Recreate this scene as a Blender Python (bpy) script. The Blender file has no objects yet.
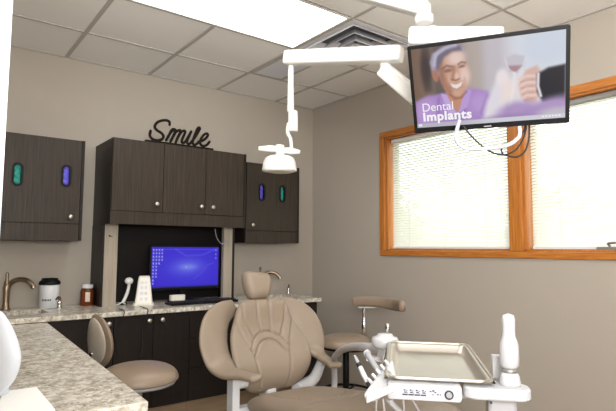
import bpy, bmesh, math, random
import numpy as np
from mathutils import Vector, Matrix
random.seed(4)
sc = bpy.context.scene
col = sc.collection
PI = math.pi; uz = Vector((0, 0, 1))
R = math.radians

# ------------------------------------------------------------------ camera
FPX, YAW, PITCH, ROLL = 511.323, 0.649516, 0.0836901, 0.00558841
CAM = Vector((-3.075, -3.975, 1.36))
_f = Vector((math.sin(YAW)*math.cos(PITCH), math.cos(YAW)*math.cos(PITCH), math.sin(PITCH)))
_r = Vector((math.cos(YAW), -math.sin(YAW), 0)); _u = _r.cross(_f)
_c, _s = math.cos(ROLL), math.sin(ROLL)
RT = _c*_r + _s*_u; UP = -_s*_r + _c*_u; FW = _f
def ray(px, py): return FW + RT*((px-308)/FPX) - UP*((py-205.5)/FPX)
def at(px, py, d): return CAM + ray(px, py)*d
def on_y(px, py, y): v = ray(px, py); return CAM + v*((y-CAM.y)/v.y)
def on_z(px, py, z): v = ray(px, py); return CAM + v*((z-CAM.z)/v.z)
cam = bpy.data.cameras.new('camera'); co = bpy.data.objects.new('camera', cam); col.objects.link(co)
m = Matrix((RT, UP, -FW)).transposed().to_4x4(); m.translation = CAM; co.matrix_world = m
cam.sensor_fit = 'HORIZONTAL'; cam.sensor_width = 36; cam.lens = FPX/616*36; cam.clip_start = .02
sc.camera = co

# ------------------------------------------------------------------ materials
def srgb(r, g, b):
    f = lambda c: (c/255/12.92 if c/255 <= .04045 else ((c/255+.055)/1.055)**2.4)
    return (f(r), f(g), f(b), 1)
def mat(name, colr, rough=.5, metal=0, coat=0, bump=0, bscale=200, var=0, vscale=8, spec=.5, trans=0):
    m = bpy.data.materials.new(name); m.use_nodes = True
    nt = m.node_tree; b = nt.nodes['Principled BSDF']
    b.inputs['Base Color'].default_value = colr; b.inputs['Roughness'].default_value = rough
    b.inputs['Metallic'].default_value = metal; b.inputs['Coat Weight'].default_value = coat
    b.inputs['Specular IOR Level'].default_value = spec
    g = nt.nodes.new('ShaderNodeNewGeometry')
    if var:
        n = nt.nodes.new('ShaderNodeTexNoise'); n.inputs['Scale'].default_value = vscale; n.inputs['Detail'].default_value = 4
        nt.links.new(g.outputs['Position'], n.inputs['Vector'])
        mx = nt.nodes.new('ShaderNodeMix'); mx.data_type = 'RGBA'
        mx.inputs['A'].default_value = tuple(c*(1-var) for c in colr[:3])+(1,)
        mx.inputs['B'].default_value = tuple(min(1, c*(1+var)) for c in colr[:3])+(1,)
        nt.links.new(n.outputs['Fac'], mx.inputs['Factor']); nt.links.new(mx.outputs['Result'], b.inputs['Base Color'])
    if bump:
        n = nt.nodes.new('ShaderNodeTexNoise'); n.inputs['Scale'].default_value = bscale; n.inputs['Detail'].default_value = 3
        nt.links.new(g.outputs['Position'], n.inputs['Vector'])
        bp = nt.nodes.new('ShaderNodeBump'); bp.inputs['Strength'].default_value = bump; bp.inputs['Distance'].default_value = .002
        nt.links.new(n.outputs['Fac'], bp.inputs['Height']); nt.links.new(bp.outputs['Normal'], b.inputs['Normal'])
    return m
def wood(name, c1, c2, scale=(70, 70, 2.2), rough=.45, spec=.4):
    m = bpy.data.materials.new(name); m.use_nodes = True; nt = m.node_tree; b = nt.nodes['Principled BSDF']
    g = nt.nodes.new('ShaderNodeNewGeometry'); mp = nt.nodes.new('ShaderNodeMapping'); mp.inputs['Scale'].default_value = scale
    n = nt.nodes.new('ShaderNodeTexNoise'); n.inputs['Scale'].default_value = 1.6; n.inputs['Detail'].default_value = 5; n.inputs['Distortion'].default_value = .4
    cr = nt.nodes.new('ShaderNodeValToRGB'); cr.color_ramp.elements[0].position = .3; cr.color_ramp.elements[1].position = .72
    cr.color_ramp.elements[0].color = c1; cr.color_ramp.elements[1].color = c2
    nt.links.new(g.outputs['Position'], mp.inputs['Vector']); nt.links.new(mp.outputs['Vector'], n.inputs['Vector'])
    nt.links.new(n.outputs['Fac'], cr.inputs['Fac']); nt.links.new(cr.outputs['Color'], b.inputs['Base Color'])
    b.inputs['Roughness'].default_value = rough; b.inputs['Specular IOR Level'].default_value = spec
    return m
def granite():
    m = bpy.data.materials.new('granite'); m.use_nodes = True; nt = m.node_tree; b = nt.nodes['Principled BSDF']
    g = nt.nodes.new('ShaderNodeNewGeometry')
    def ramp(scale, detail, stops):
        n = nt.nodes.new('ShaderNodeTexNoise'); n.inputs['Scale'].default_value = scale; n.inputs['Detail'].default_value = detail
        n.inputs['Roughness'].default_value = .65
        cr = nt.nodes.new('ShaderNodeValToRGB'); e = cr.color_ramp.elements
        for i, (p, c) in enumerate(stops):
            if i < 2: el = e[i]; el.position = p
            else: el = e.new(p)
            el.color = c
        nt.links.new(g.outputs['Position'], n.inputs['Vector']); nt.links.new(n.outputs['Fac'], cr.inputs['Fac'])
        return cr
    base = ramp(30, 8, [(.36, srgb(158, 150, 137)), (.62, srgb(222, 217, 206)), (.5, srgb(196, 190, 177))])
    dark = ramp(85, 4, [(.35, (1, 1, 1, 1)), (.40, (0, 0, 0, 1))])
    lite = ramp(60, 3, [(.58, (0, 0, 0, 1)), (.66, (1, 1, 1, 1))])
    m1 = nt.nodes.new('ShaderNodeMix'); m1.data_type = 'RGBA'; m1.inputs['B'].default_value = srgb(96, 84, 74)
    nt.links.new(dark.outputs['Color'], m1.inputs['Factor']); nt.links.new(base.outputs['Color'], m1.inputs['A'])
    m2 = nt.nodes.new('ShaderNodeMix'); m2.data_type = 'RGBA'; m2.inputs['B'].default_value = srgb(232, 226, 214)
    nt.links.new(lite.outputs['Color'], m2.inputs['Factor']); nt.links.new(m1.outputs['Result'], m2.inputs['A'])
    nt.links.new(m2.outputs['Result'], b.inputs['Base Color']); b.inputs['Roughness'].default_value = .22
    return m
def emit(name, colr, s):
    m = bpy.data.materials.new(name); m.use_nodes = True; nt = m.node_tree; nt.nodes.clear()
    e = nt.nodes.new('ShaderNodeEmission'); e.inputs['Color'].default_value = colr; e.inputs['Strength'].default_value = s
    o = nt.nodes.new('ShaderNodeOutputMaterial'); nt.links.new(e.outputs[0], o.inputs['Surface']); return m
def screen_mat(name, s):
    m = bpy.data.materials.new(name); m.use_nodes = True; nt = m.node_tree; b = nt.nodes['Principled BSDF']
    a = nt.nodes.new('ShaderNodeVertexColor'); a.layer_name = 'picture'
    b.inputs['Base Color'].default_value = (.005, .005, .006, 1); b.inputs['Roughness'].default_value = .4; b.inputs['Specular IOR Level'].default_value = .1
    nt.links.new(a.outputs['Color'], b.inputs['Emission Color']); b.inputs['Emission Strength'].default_value = s
    return m
def glass_mat():
    m = bpy.data.materials.new('window_glass'); m.use_nodes = True; nt = m.node_tree; nt.nodes.clear()
    t = nt.nodes.new('ShaderNodeBsdfTransparent'); g = nt.nodes.new('ShaderNodeBsdfGlossy'); g.inputs['Roughness'].default_value = .02
    t.inputs['Color'].default_value = (.95, .97, .96, 1)
    x = nt.nodes.new('ShaderNodeMixShader'); x.inputs[0].default_value = .06
    o = nt.nodes.new('ShaderNodeOutputMaterial')
    nt.links.new(t.outputs[0], x.inputs[1]); nt.links.new(g.outputs[0], x.inputs[2]); nt.links.new(x.outputs[0], o.inputs['Surface']); return m
def blind_mat():
    m = bpy.data.materials.new('blind_slats'); m.use_nodes = True; nt = m.node_tree; nt.nodes.clear()
    d = nt.nodes.new('ShaderNodeBsdfDiffuse'); d.inputs['Color'].default_value = (.9, .89, .86, 1)
    t = nt.nodes.new('ShaderNodeBsdfTranslucent'); t.inputs['Color'].default_value = (.93, .92, .87, 1)
    x = nt.nodes.new('ShaderNodeMixShader'); x.inputs[0].default_value = .5
    o = nt.nodes.new('ShaderNodeOutputMaterial')
    nt.links.new(d.outputs[0], x.inputs[1]); nt.links.new(t.outputs[0], x.inputs[2]); nt.links.new(x.outputs[0], o.inputs['Surface']); return m
M = dict(
    wall=mat('taupe_wall_paint', srgb(171, 163, 152), .75, bump=.15, bscale=350, var=.02),
    tile=mat('ceiling_tile', srgb(234, 233, 230), .9, bump=.5, bscale=420, var=.03, vscale=300),
    grid=mat('ceiling_grid_metal', srgb(176, 172, 166), .6),
    floor=mat('tan_vinyl_floor', srgb(150, 122, 92), .45, var=.12, vscale=6),
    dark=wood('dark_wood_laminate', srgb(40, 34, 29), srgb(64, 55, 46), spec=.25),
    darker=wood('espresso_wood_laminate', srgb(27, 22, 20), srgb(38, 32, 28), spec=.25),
    edge=mat('dark_edge_band', srgb(24, 20, 19), .6, spec=.2),
    pil=wood('grey_wood_laminate', srgb(150, 140, 126), srgb(172, 162, 148), (60, 60, 2)),
    plinth=wood('tan_wood_plinth', srgb(134, 114, 90), srgb(152, 131, 106), (3, 3, 60)),
    oak=wood('honey_oak', srgb(158, 94, 34), srgb(198, 128, 56), (9, 5, 60), .35),
    oakv=wood('honey_oak_upright', srgb(158, 94, 34), srgb(198, 128, 56), (60, 60, 3), .35),
    granite=granite(),
    leather=mat('tan_leather', srgb(146, 131, 115), .38, bump=.35, bscale=500, var=.05, spec=.45),
    leather2=mat('brown_tan_leather', srgb(140, 123, 106), .36, bump=.3, bscale=500, var=.05),
    shell=mat('tan_plastic_shell', srgb(186, 176, 162), .28),
    white=mat('white_enamel', srgb(224, 224, 221), .35),
    whiteb=mat('white_plastic', srgb(218, 220, 224), .35),
    cream=mat('cream_plastic', srgb(224, 220, 208), .35),
    coolw=mat('cool_white_paint', srgb(222, 228, 238), .5),
    steel=mat('brushed_steel', srgb(202, 196, 186), .42, 1, bump=.05, bscale=300),
    chrome=mat('chrome', srgb(210, 208, 205), .12, 1),
    nickel=mat('brushed_nickel', srgb(150, 132, 112), .28, 1),
    alu=mat('grey_aluminium', srgb(150, 148, 144), .4, .6),
    gvent=mat('grey_vent_paint', srgb(206, 207, 212), .5),
    black=mat('black_plastic', srgb(12, 12, 14), .5, spec=.2),
    void=mat('dark_duct', srgb(112, 112, 118), .9),
    rubber=mat('black_rubber', srgb(18, 18, 18), .6),
    grey=mat('grey_plastic', srgb(150, 152, 156), .4),
    lav=mat('lavender_panel', srgb(206, 208, 222), .35),
    ink=mat('dark_print', srgb(48, 50, 58), .6),
    amber=mat('amber_glass', srgb(110, 52, 22), .15),
    unit=mat('pale_grey_white_plastic', srgb(186, 187, 191), .35),
    lavd=mat('lavender_grey_panel', srgb(184, 185, 202), .4),
    loop=mat('pale_blue_grey_tube', srgb(186, 190, 202), .35),
    paper=mat('white_paper', srgb(238, 238, 236), .8),
    label=mat('cream_label', srgb(216, 204, 184), .7),
    green=mat('teal_green_gloves', srgb(30, 150, 134), .5), blue=mat('violet_blue_gloves', srgb(92, 84, 206), .5),
    signb=mat('dark_brown_sign', srgb(26, 20, 16), .6, spec=.1),
    glass=glass_mat(), blind=blind_mat(),
    diff=emit('light_diffuser', (1, .98, .95, 1), 9.0),
    scr=screen_mat('advert_screen', 1.0), desk=screen_mat('desktop_screen', .9), text=emit('screen_lettering', (1, 1, 1, 1), 1.0),
    leaf=mat('tree_leaves', srgb(108, 122, 92), .7, var=.3, vscale=3), bark=mat('tree_bark', srgb(96, 80, 64), .9),
    lawn=mat('lawn', srgb(120, 140, 90), .9, var=.2, vscale=2),
)

# ------------------------------------------------------------------ mesh tools
def V(*a): return Vector(a)
class MB:
    def __init__(s): s.v = []; s.f = []; s.mi = []; s.sm = []
    def add(s, vs, fs, mi=0, smooth=False):
        o = len(s.v); s.v += [tuple(v) for v in vs]; s.f += [tuple(i+o for i in f) for f in fs]
        s.mi += [mi]*len(fs); s.sm += [smooth]*len(fs); return s
    def box(s, lo, hi, mi=0):
        x0, y0, z0 = lo; x1, y1, z1 = hi
        return s.add([(x0,y0,z0),(x1,y0,z0),(x1,y1,z0),(x0,y1,z0),(x0,y0,z1),(x1,y0,z1),(x1,y1,z1),(x0,y1,z1)],
              [(0,3,2,1),(4,5,6,7),(0,1,5,4),(1,2,6,5),(2,3,7,6),(3,0,4,7)], mi)
    def obox(s, c, ax, ay, az, mi=0):
        c = Vector(c); vs = [c+ax*i+ay*j+az*k for k in (-1,1) for i, j in ((-1,-1),(1,-1),(1,1),(-1,1))]
        return s.add(vs, [(0,3,2,1),(4,5,6,7),(0,1,5,4),(1,2,6,5),(2,3,7,6),(3,0,4,7)], mi)
    def rings(s, rings, cap=True, mi=0, smooth=True, closed=False):
        n = len(rings[0]); vs = [p for r in rings for p in r]; fs = []
        for i in range(len(rings)-(0 if closed else 1)):
            a = i*n; b = ((i+1) % len(rings))*n
            for j in range(n): k = (j+1) % n; fs.append((a+j, a+k, b+k, b+j))
        s.add(vs, fs, mi, smooth)
        if cap and not closed:
            s.add(rings[0], [tuple(range(n))[::-1]], mi, False); s.add(rings[-1], [tuple(range(n))], mi, False)
        return s
    def lathe(s, c, prof, axis=(0,0,1), seg=28, mi=0, cap=True, sx=1, sy=1):
        c = Vector(c); az = Vector(axis).normalized(); ax = az.orthogonal().normalized() if abs(az.z) < .99 else V(1,0,0); ay = az.cross(ax)
        rs = [[c + az*h + (ax*math.cos(2*PI*j/seg)*sx + ay*math.sin(2*PI*j/seg)*sy)*max(r, 1e-5) for j in range(seg)] for r, h in prof]
        return s.rings(rs, cap, mi)
    def cyl(s, a, b, r, r2=None, seg=20, mi=0):
        a = Vector(a); b = Vector(b); L = (b-a).length; r2 = r if r2 is None else r2; e = min(r, r2, L)*.12
        return s.lathe(a, [(r-e,0),(r,e),(r2,L-e),(r2-e,L)], b-a, seg, mi)
    def ball(s, c, r, seg=20, mi=0, ax=None):
        c = Vector(c); rx, ry, rz = (r,r,r) if not hasattr(r, '__len__') else r
        A = ax or (V(1,0,0), V(0,1,0), V(0,0,1)); n = seg//2; rs = []
        for i in range(n+1):
            t = PI*i/n; t = min(max(t, .02), PI-.02)
            rs.append([c + A[0]*rx*math.sin(t)*math.cos(2*PI*j/seg) + A[1]*ry*math.sin(t)*math.sin(2*PI*j/seg) - A[2]*rz*math.cos(t) for j in range(seg)])
        return s.rings(rs, True, mi)
    def tube(s, pts, r, seg=12, n=8, mi=0):
        P = smooth_path([Vector(p) for p in pts], n) if len(pts) > 2 else [Vector(p) for p in pts]
        rr = r if hasattr(r, '__len__') else None; rs = []; N = None
        for i, p in enumerate(P):
            t = (P[min(i+1, len(P)-1)]-P[max(i-1, 0)]).normalized()
            if N is None: N = t.orthogonal().normalized()
            N = (N - t*N.dot(t)).normalized(); B = t.cross(N)
            q = r if rr is None else np.interp(i/(len(P)-1), np.linspace(0, 1, len(rr)), rr)
            rs.append([p + (N*math.cos(2*PI*j/seg)+B*math.sin(2*PI*j/seg))*q for j in range(seg)])
        return s.rings(rs, True, mi)
    def ribbon(s, pts, seg=20, n=8, mi=0, ex=.75):
        """pts: (pos, width direction, width, thickness); rounded ends"""
        K = [np.array([*p, *(Vector(w).normalized()), a, b]) for p, w, a, b in pts]
        Q = catmull(K, n); P = [Vector(q[:3]) for q in Q]; rs = []
        def ring(i, k=1, off=0):
            t = (P[min(i+1, len(P)-1)]-P[max(i-1, 0)]).normalized(); W = Vector(Q[i][3:6]); W = (W-t*W.dot(t)).normalized(); N = t.cross(W)
            a, b = Q[i][6]/2*k, Q[i][7]/2*k; o = []
            for j in range(seg):
                c_, s_ = math.cos(2*PI*j/seg), math.sin(2*PI*j/seg)
                o.append(P[i] + t*off + W*a*math.copysign(abs(c_)**ex, c_) + N*b*math.copysign(abs(s_)**ex, s_))
            return o
        e0, e1 = Q[0][7]*.7, Q[-1][7]*.7
        for a in (85, 60, 35, 15): rs.append(ring(0, math.cos(R(a)), -e0*math.sin(R(a))))
        rs += [ring(i) for i in range(len(P))]
        for a in (15, 35, 60, 85): rs.append(ring(len(P)-1, math.cos(R(a)), e1*math.sin(R(a))))
        return s.rings(rs, True, mi)
    def prism(s, poly, fn, d0, d1, mi=0):
        """poly 2D, fn(u,v,d)->point, extruded d0..d1"""
        return s.rings([[fn(u, v, d0) for u, v in poly], [fn(u, v, d1) for u, v in poly]], True, mi, False)
    def cushion(s, outline, fn, tf, tb, N=120, MR=40, n=5, seams=(), depth=.006, sig=.005, bow=None, mi=0):
        O = catmull([np.array(p, float) for p in outline]+[np.array(outline[0], float)], 12, closed=True)
        O = resample(O, N); c = O.mean(0); S = [np.array(resample(catmull([np.array(q, float) for q in sm], 8), 40)) for sm in seams]
        rad = [math.sin(PI/2*i/MR) for i in range(MR+1)]
        def pt(p, r, side):
            h = (1-min(r, 1)**n)**.5
            if side > 0:
                h *= tf
                for q in S:
                    d = np.sqrt(((q-p)**2).sum(1)).min(); h -= depth*math.exp(-(d/sig)**2)*(1 if r < .97 else 0)
            else: h = -h*tb
            if bow: h += bow(p[0], p[1])
            return fn(p[0], p[1], h)
        rs = [[pt(c+(p-c)*max(r, .004), r, -1) for p in O] for r in rad] + [[pt(c+(p-c)*max(r, .004), r, 1) for p in O] for r in rad[-2::-1]]
        return s.rings(rs, True, mi)
    def build(s, name, mats, parent=None, bevel=0, origin=None):
        me = bpy.data.meshes.new(name); o = bpy.data.objects.new(name, me)
        off = Vector((0,0,0))
        if parent is not None: off = world_loc(parent)
        elif origin is not None: off = Vector(origin)
        else:
            A = np.array(s.v); off = Vector(((A[:,0].min()+A[:,0].max())/2, (A[:,1].min()+A[:,1].max())/2, A[:,2].min()))
        me.from_pydata([tuple(Vector(v)-off) for v in s.v], [], s.f)
        for m_ in (mats if isinstance(mats, (list, tuple)) else [mats]): me.materials.append(m_)
        me.polygons.foreach_set('material_index', s.mi); me.polygons.foreach_set('use_smooth', s.sm); me.update()
        b = bmesh.new(); b.from_mesh(me); bmesh.ops.remove_doubles(b, verts=b.verts, dist=1e-6) if len(b.verts) < 60000 else None
        bmesh.ops.recalc_face_normals(b, faces=b.faces); b.to_mesh(me); b.free()
        col.objects.link(o)
        if parent is not None: o.parent = parent
        else: o.location = off
        if bevel:
            md = o.modifiers.new('bevel', 'BEVEL'); md.width = bevel; md.segments = 2; md.limit_method = 'ANGLE'; md.angle_limit = R(40); md.harden_normals = False
        return o
def world_loc(o):
    L = Vector((0,0,0))
    while o is not None: L += o.location; o = o.parent
    return L
def catmull(K, n=8, closed=False):
    out = []; L = len(K)
    for i in range(L-1):
        p1, p2 = K[i], K[i+1]
        p0 = K[i-1] if i > 0 else (K[L-2] if closed else 2*p1-p2)
        p3 = K[i+2] if i+2 < L else (K[1] if closed else 2*p2-p1)
        for j in range(n):
            t = j/n; out.append(.5*((2*p1)+(-p0+p2)*t+(2*p0-5*p1+4*p2-p3)*t*t+(-p0+3*p1-3*p2+p3)*t**3))
    out.append(K[-1]); return out
def resample(P, N):
    P = np.array(P); d = np.r_[0, np.cumsum(np.sqrt((np.diff(P, axis=0)**2).sum(1)))]
    t = np.linspace(0, d[-1], N+1)[:-1]; return np.array([np.interp(t, d, P[:, k]) for k in range(P.shape[1])]).T
def smooth_path(P, n): return [Vector(q) for q in catmull([np.array(p) for p in P], n)]
def rrect(w, h, r, n=5, cx=0, cy=0):
    o = []
    for (sx, sy, a) in ((1,1,0),(-1,1,90),(-1,-1,180),(1,-1,270)):
        for i in range(n+1):
            t = R(a+90*i/n); o.append((cx+sx*(w/2-r)+r*math.cos(t), cy+sy*(h/2-r)+r*math.sin(t)))
    return o
def tag(o, label, cat, group=None):
    o['label'] = label; o['category'] = cat
    if group: o['group'] = group
    return o
def thing(name, loc, label, cat, group=None):
    o = bpy.data.objects.new(name, None); o.empty_display_size = .05; col.objects.link(o); o.location = loc
    return tag(o, label, cat, group)
def struct(o): o['kind'] = 'structure'; return o
def kids(o): return [c for c in bpy.data.objects if c.parent == o]
def dup(o, d, parent=None):
    c = o.copy(); col.objects.link(c)
    if parent is not None: c.parent = parent
    else: c.location = o.location + Vector(d)
    for k in kids(o): dup(k, d, c)
    return c

# ------------------------------------------------------------------ room shell
HC = 2.742; XL, YF = -3.75, -5.5
struct(MB().box((XL, YF, -.1), (.15, .15, 0)).build('floor', M['floor']))
struct(MB().box((XL-.15, 0, 0), (.15, .15, HC+.2)).build('wall_back', M['wall']))
WY0, WY1, WZ0, WZ1 = -3.36, -.995, 1.348, 2.285
w = MB(); w.box((0, WY1, 0), (.15, 0, HC+.2)); w.box((0, YF, 0), (.15, WY0, HC+.2)); w.box((0, WY0, 0), (.15, WY1, WZ0)); w.box((0, WY0, WZ1), (.15, WY1, HC+.2))
struct(w.build('wall_right', M['wall']))
struct(MB().box((XL-.15, YF, 0), (XL, 0, HC+.2)).build('wall_left', M['wall']))
struct(MB().box((XL-.15, YF-.15, 0), (.15, YF, HC+.2)).build('wall_front', M['wall']))
GX = [0] + [-.457-.61*k for k in range(6)] + [XL]
GY = [0] + [-.55-.61*k for k in range(9)] + [YF]
LX0, LX1, LY0, LY1 = GX[4], GX[2], GY[3], GY[2]          # light opening
c = MB()
for i in range(len(GX)-1):
    for j in range(len(GY)-1):
        x1, x0, y1, y0 = GX[i], GX[i+1], GY[j], GY[j+1]
        if (i in (2, 3) and j == 2) or (i == 1 and j == 2): continue
        if y0 < -4.9 or x0 < XL-.01: pass
        c.box((x0+.003, y0+.003, HC+.006), (x1-.003, y1-.003, HC+.02), 0)
for x in GX[1:-1]: 
    if x == GX[3]: c.box((x-.012, YF, HC-.001), (x+.012, LY0, HC+.008), 1); c.box((x-.012, LY1, HC-.001), (x+.012, 0, HC+.008), 1)
    else: c.box((x-.012, YF, HC-.001), (x+.012, 0, HC+.008), 1)
for y in GY[1:-1]: c.box((XL, y-.008, HC), (0, y+.008, HC+.007), 1)
c.box((XL, -.018, HC-.002), (0, 0, HC+.01), 1); c.box((-.018, YF, HC-.002), (0, 0, HC+.01), 1)
c.box((XL-.15, YF-.15, HC+.12), (.15, .15, HC+.2), 0)
struct(c.build('ceiling', [M['tile'], M['grid']]))
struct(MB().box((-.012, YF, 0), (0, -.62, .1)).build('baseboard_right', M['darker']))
# white end post of the partition at the left edge of the frame
P = at(6.2, 130, .9)
struct(MB().box((P.x-.14, P.y, 0), (P.x, P.y+.12, HC-.003)).build('trim_1', M['coolw'], bevel=.004))

# ------------------------------------------------------------------ windows
t = MB(); cw = .052
t.box((-.02, WY0-cw, WZ0-cw+.008), (0, WY1+cw, WZ0)); t.box((-.02, WY0-cw, WZ1), (0, WY1+cw, WZ1+.05))
struct(t.build('trim_2', M['oak'], bevel=.004))
t = MB(); t.box((-.022, WY1, WZ0), (0, WY1+cw, WZ1)); t.box((-.022, WY0-cw, WZ0), (0, WY0, WZ1)); struct(t.build('trim_3', M['oakv'], bevel=.004))
my0, my1 = -2.205, -2.125
for k, (a, b) in enumerate(((my1, WY1), (WY0, my0))):
    e = bpy.data.objects.new('window_%d' % (k+1), None); col.objects.link(e); e.location = (.08, (a+b)/2, WZ0); struct(e)
    j = MB(); th = .02
    j.box((0, a, WZ0), (.15, b, WZ0+.012)); j.box((0, a, WZ1-.012), (.15, b, WZ1)); 
    j.box((0, b-th, WZ0), (.15, b, WZ1)); j.box((0, a, WZ0), (.15, a+th, WZ1))
    j.build('window_jamb', M['oakv'], e, .002)
    s_ = MB(); a2, b2 = a+th, b-th; fw = .022; z0, z1 = WZ0+.012, WZ1-.012
    s_.box((.10, a2, z0), (.13, b2, z0+fw)); s_.box((.10, a2, z1-fw), (.13, b2, z1)); s_.box((.10, a2, z0), (.13, a2+fw, z1)); s_.box((.10, b2-fw, z0), (.13, b2, z1))
    s_.build('window_sash', M['alu'], e, .002)
    MB().box((.113, a2+fw, z0+fw), (.117, b2-fw, z1-fw)).build('window_pane', M['glass'], e)
    if k == 1:
        cr = MB(); q = V(.03, -2.70, WZ0+.004)
        cr.box((q.x-.02, q.y-.06, WZ0+.012), (q.x+.03, q.y+.06, WZ0+.03)); cr.tube([q+V(.01,0,.03), q+V(-.01,.0,.045), q+V(-.02,-.05,.05), q+V(-.02,-.09,.048)], .007); cr.ball(q+V(-.02,-.09,.048), .012)
        cr.build('crank_handle', M['alu'], e)
    # blind hangs in the opening
    bl = thing('window_blind', (.06, (a+b)/2, z0), ('white slatted blind over the window pane left of the oak post' if k == 0 else 'white slatted blind over the window pane right of the oak post'), 'window blind', 'white slatted blinds in the oak window')
    hb = MB().box((.035, a2+.012, z1-.035), (.075, b2-.012, z1-.002)); hb.build('head_rail', M['alu' if k else 'white'], bl, .003)
    sl = MB(); nsl = 41; top = z1-.045; bot = z0+.028; ang = R(55)
    for i in range(nsl):
        z = bot+(top-bot)*i/(nsl-1); d = V(math.cos(ang), 0, math.sin(ang))*.0125
        sl.obox((.055, (a2+b2)/2, z), d, V(0, (b2-a2)/2-.014, 0), V(-math.sin(ang), 0, math.cos(ang))*.0004)
    sl.build('slat', M['blind'], bl)
    MB().box((.043, a2+.014, z0+.003), (.067, b2-.014, z0+.016)).build('bottom_rail', M['white'], bl, .002)
    cd = MB()
    for fy in (.18, .5, .82): y = a2+(b2-a2)*fy; cd.box((.0415, y-.0008, z0+.01), (.043, y+.0008, z1-.03)); cd.box((.067, y-.0008, z0+.01), (.0685, y+.0008, z1-.03))
    cd.build('ladder_cord', M['white'], bl)
struct(MB().box((-.024, my0-.004, WZ0), (.15, my1+.004, WZ1)).build('trim_4', M['oakv'], bevel=.004))
# outdoors
struct(MB().box((.3, -30, -.6), (60, 40, -.5)).build('ground', M['lawn']))
def tree(x, y, h, r, label):
    t = thing('tree', (x, y, -.5), label, 'tree', 'trees outside the window')
    MB().tube([(x, y, -.5), (x+.1, y, h*.4), (x, y+.1, h*.8)], [.16, .12, .05]).build('trunk', M['bark'], t)
    cr = MB(); rnd = random.Random(int(x*10+y))
    for i in range(700):
        th, ph = rnd.uniform(0, 2*PI), math.acos(rnd.uniform(-1, 1)); q = rnd.uniform(.35, 1)**.5
        p = V(x+r*q*math.sin(ph)*math.cos(th), y+r*q*math.sin(ph)*math.sin(th), h*.72+r*.8*q*math.cos(ph))
        a = V(rnd.uniform(-1,1), rnd.uniform(-1,1), rnd.uniform(-1,1)).normalized(); b = a.orthogonal(); b.normalize(); s = rnd.uniform(.12, .26)
        cr.add([p-a*s, p-b*s*.6, p+a*s, p+b*s*.6], [(0,1,2,3)])
    cr.build('crown', M['leaf'], t)
tree(11, 10.0, 3.1, 1.7, 'leafy tree seen faintly through the blind left of the oak post')
tree(11.5, 3.2, 2.7, 1.6, 'leafy tree seen faintly through the blind right of the oak post')

# ------------------------------------------------------------------ ceiling fittings
L = thing('ceiling_light', ((LX0+LX1)/2, (LY0+LY1)/2, HC), 'large glowing rectangular light panel set in the tiled ceiling', 'ceiling light')
f_ = MB(); g = .014
f_.box((LX0+.013, LY0+.01, HC-.003), (LX1-.013, LY0+.01+g, HC+.03)); f_.box((LX0+.013, LY1-.01-g, HC-.003), (LX1-.013, LY1-.01, HC+.03))
f_.box((LX0+.013, LY0+.01+g, HC-.003), (LX0+.013+g, LY1-.01-g, HC+.03)); f_.box((LX1-.013-g, LY0+.01+g, HC-.003), (LX1-.013, LY1-.01-g, HC+.03))
f_.build('frame', M['white'], L)
MB().box((LX0+.027, LY0+.024, HC+.002), (LX1-.027, LY1-.024, HC+.01)).build('diffuser', M['diff'], L)
def ring_frustum(mb, cx, cy, a0, z0, a1, z1, th=.006):
    for sx, sy in ((1,0),(-1,0),(0,1),(0,-1)):
        def q(a, e, z): return (cx+sx*a+(sy*e), cy+sy*a+(sx*e), z)
        vs = [q(a0,-a0,z0), q(a0,a0,z0), q(a1,a1,z1), q(a1,-a1,z1)]
        mb.add(vs+[(v[0], v[1], v[2]+th) for v in vs], [(0,1,2,3),(7,6,5,4),(0,4,5,1),(1,5,6,2),(2,6,7,3),(3,7,4,0)])
vx, vy = (GX[1]+GX[2])/2, (GY[2]+GY[3])/2
Vn = thing('air_vent', (vx, vy, HC), 'square grey ceiling vent with nested louvres beside the glowing light panel', 'ceiling vent')
fr = MB(); ring_frustum(fr, vx, vy, .292, HC-.004, .255, HC-.004); fr.build('flange', M['gvent'], Vn)
for i, (a0, a1) in enumerate(((.25, .19), (.175, .115), (.10, .05))):
    q = MB(); ring_frustum(q, vx, vy, a0, HC-.012-.004*i, a1, HC+.045); q.build('louvre', M['gvent'], Vn)
MB().box((vx-.29, vy-.29, HC+.055), (vx+.29, vy+.29, HC+.07)).build('duct_back', M['void'], Vn)
bp_ = MB(); bp_.box((vx-.05, vy-.05, HC-.02), (vx+.05, vy+.05, HC-.012)); bp_.build('centre_plate', M['gvent'], Vn)
gx0, gx1, gy0, gy1 = GX[2]+.014, GX[2]+.3, GY[2]+.01, GY[1]-.01
Gr = thing('return_grille', ((gx0+gx1)/2, (gy0+gy1)/2, HC), 'grey slotted return air grille in the ceiling between vent and back wall', 'ceiling vent')
q = MB(); q.box((gx0, gy0, HC-.004), (gx1, gy0+.02, HC+.004)); q.box((gx0, gy1-.02, HC-.004), (gx1, gy1, HC+.004)); q.box((gx0, gy0+.02, HC-.004), (gx0+.02, gy1-.02, HC+.004)); q.box((gx1-.02, gy0+.02, HC-.004), (gx1, gy1-.02, HC+.004))
q.build('frame', M['grid'], Gr)
q = MB(); n = 24
for i in range(n): y = gy0+.025+(gy1-gy0-.05)*(i+.5)/n; q.box((gx0+.02, y-.007, HC-.002), (gx1-.02, y+.007, HC+.003))
q.build('slat', M['gvent'], Gr)

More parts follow.
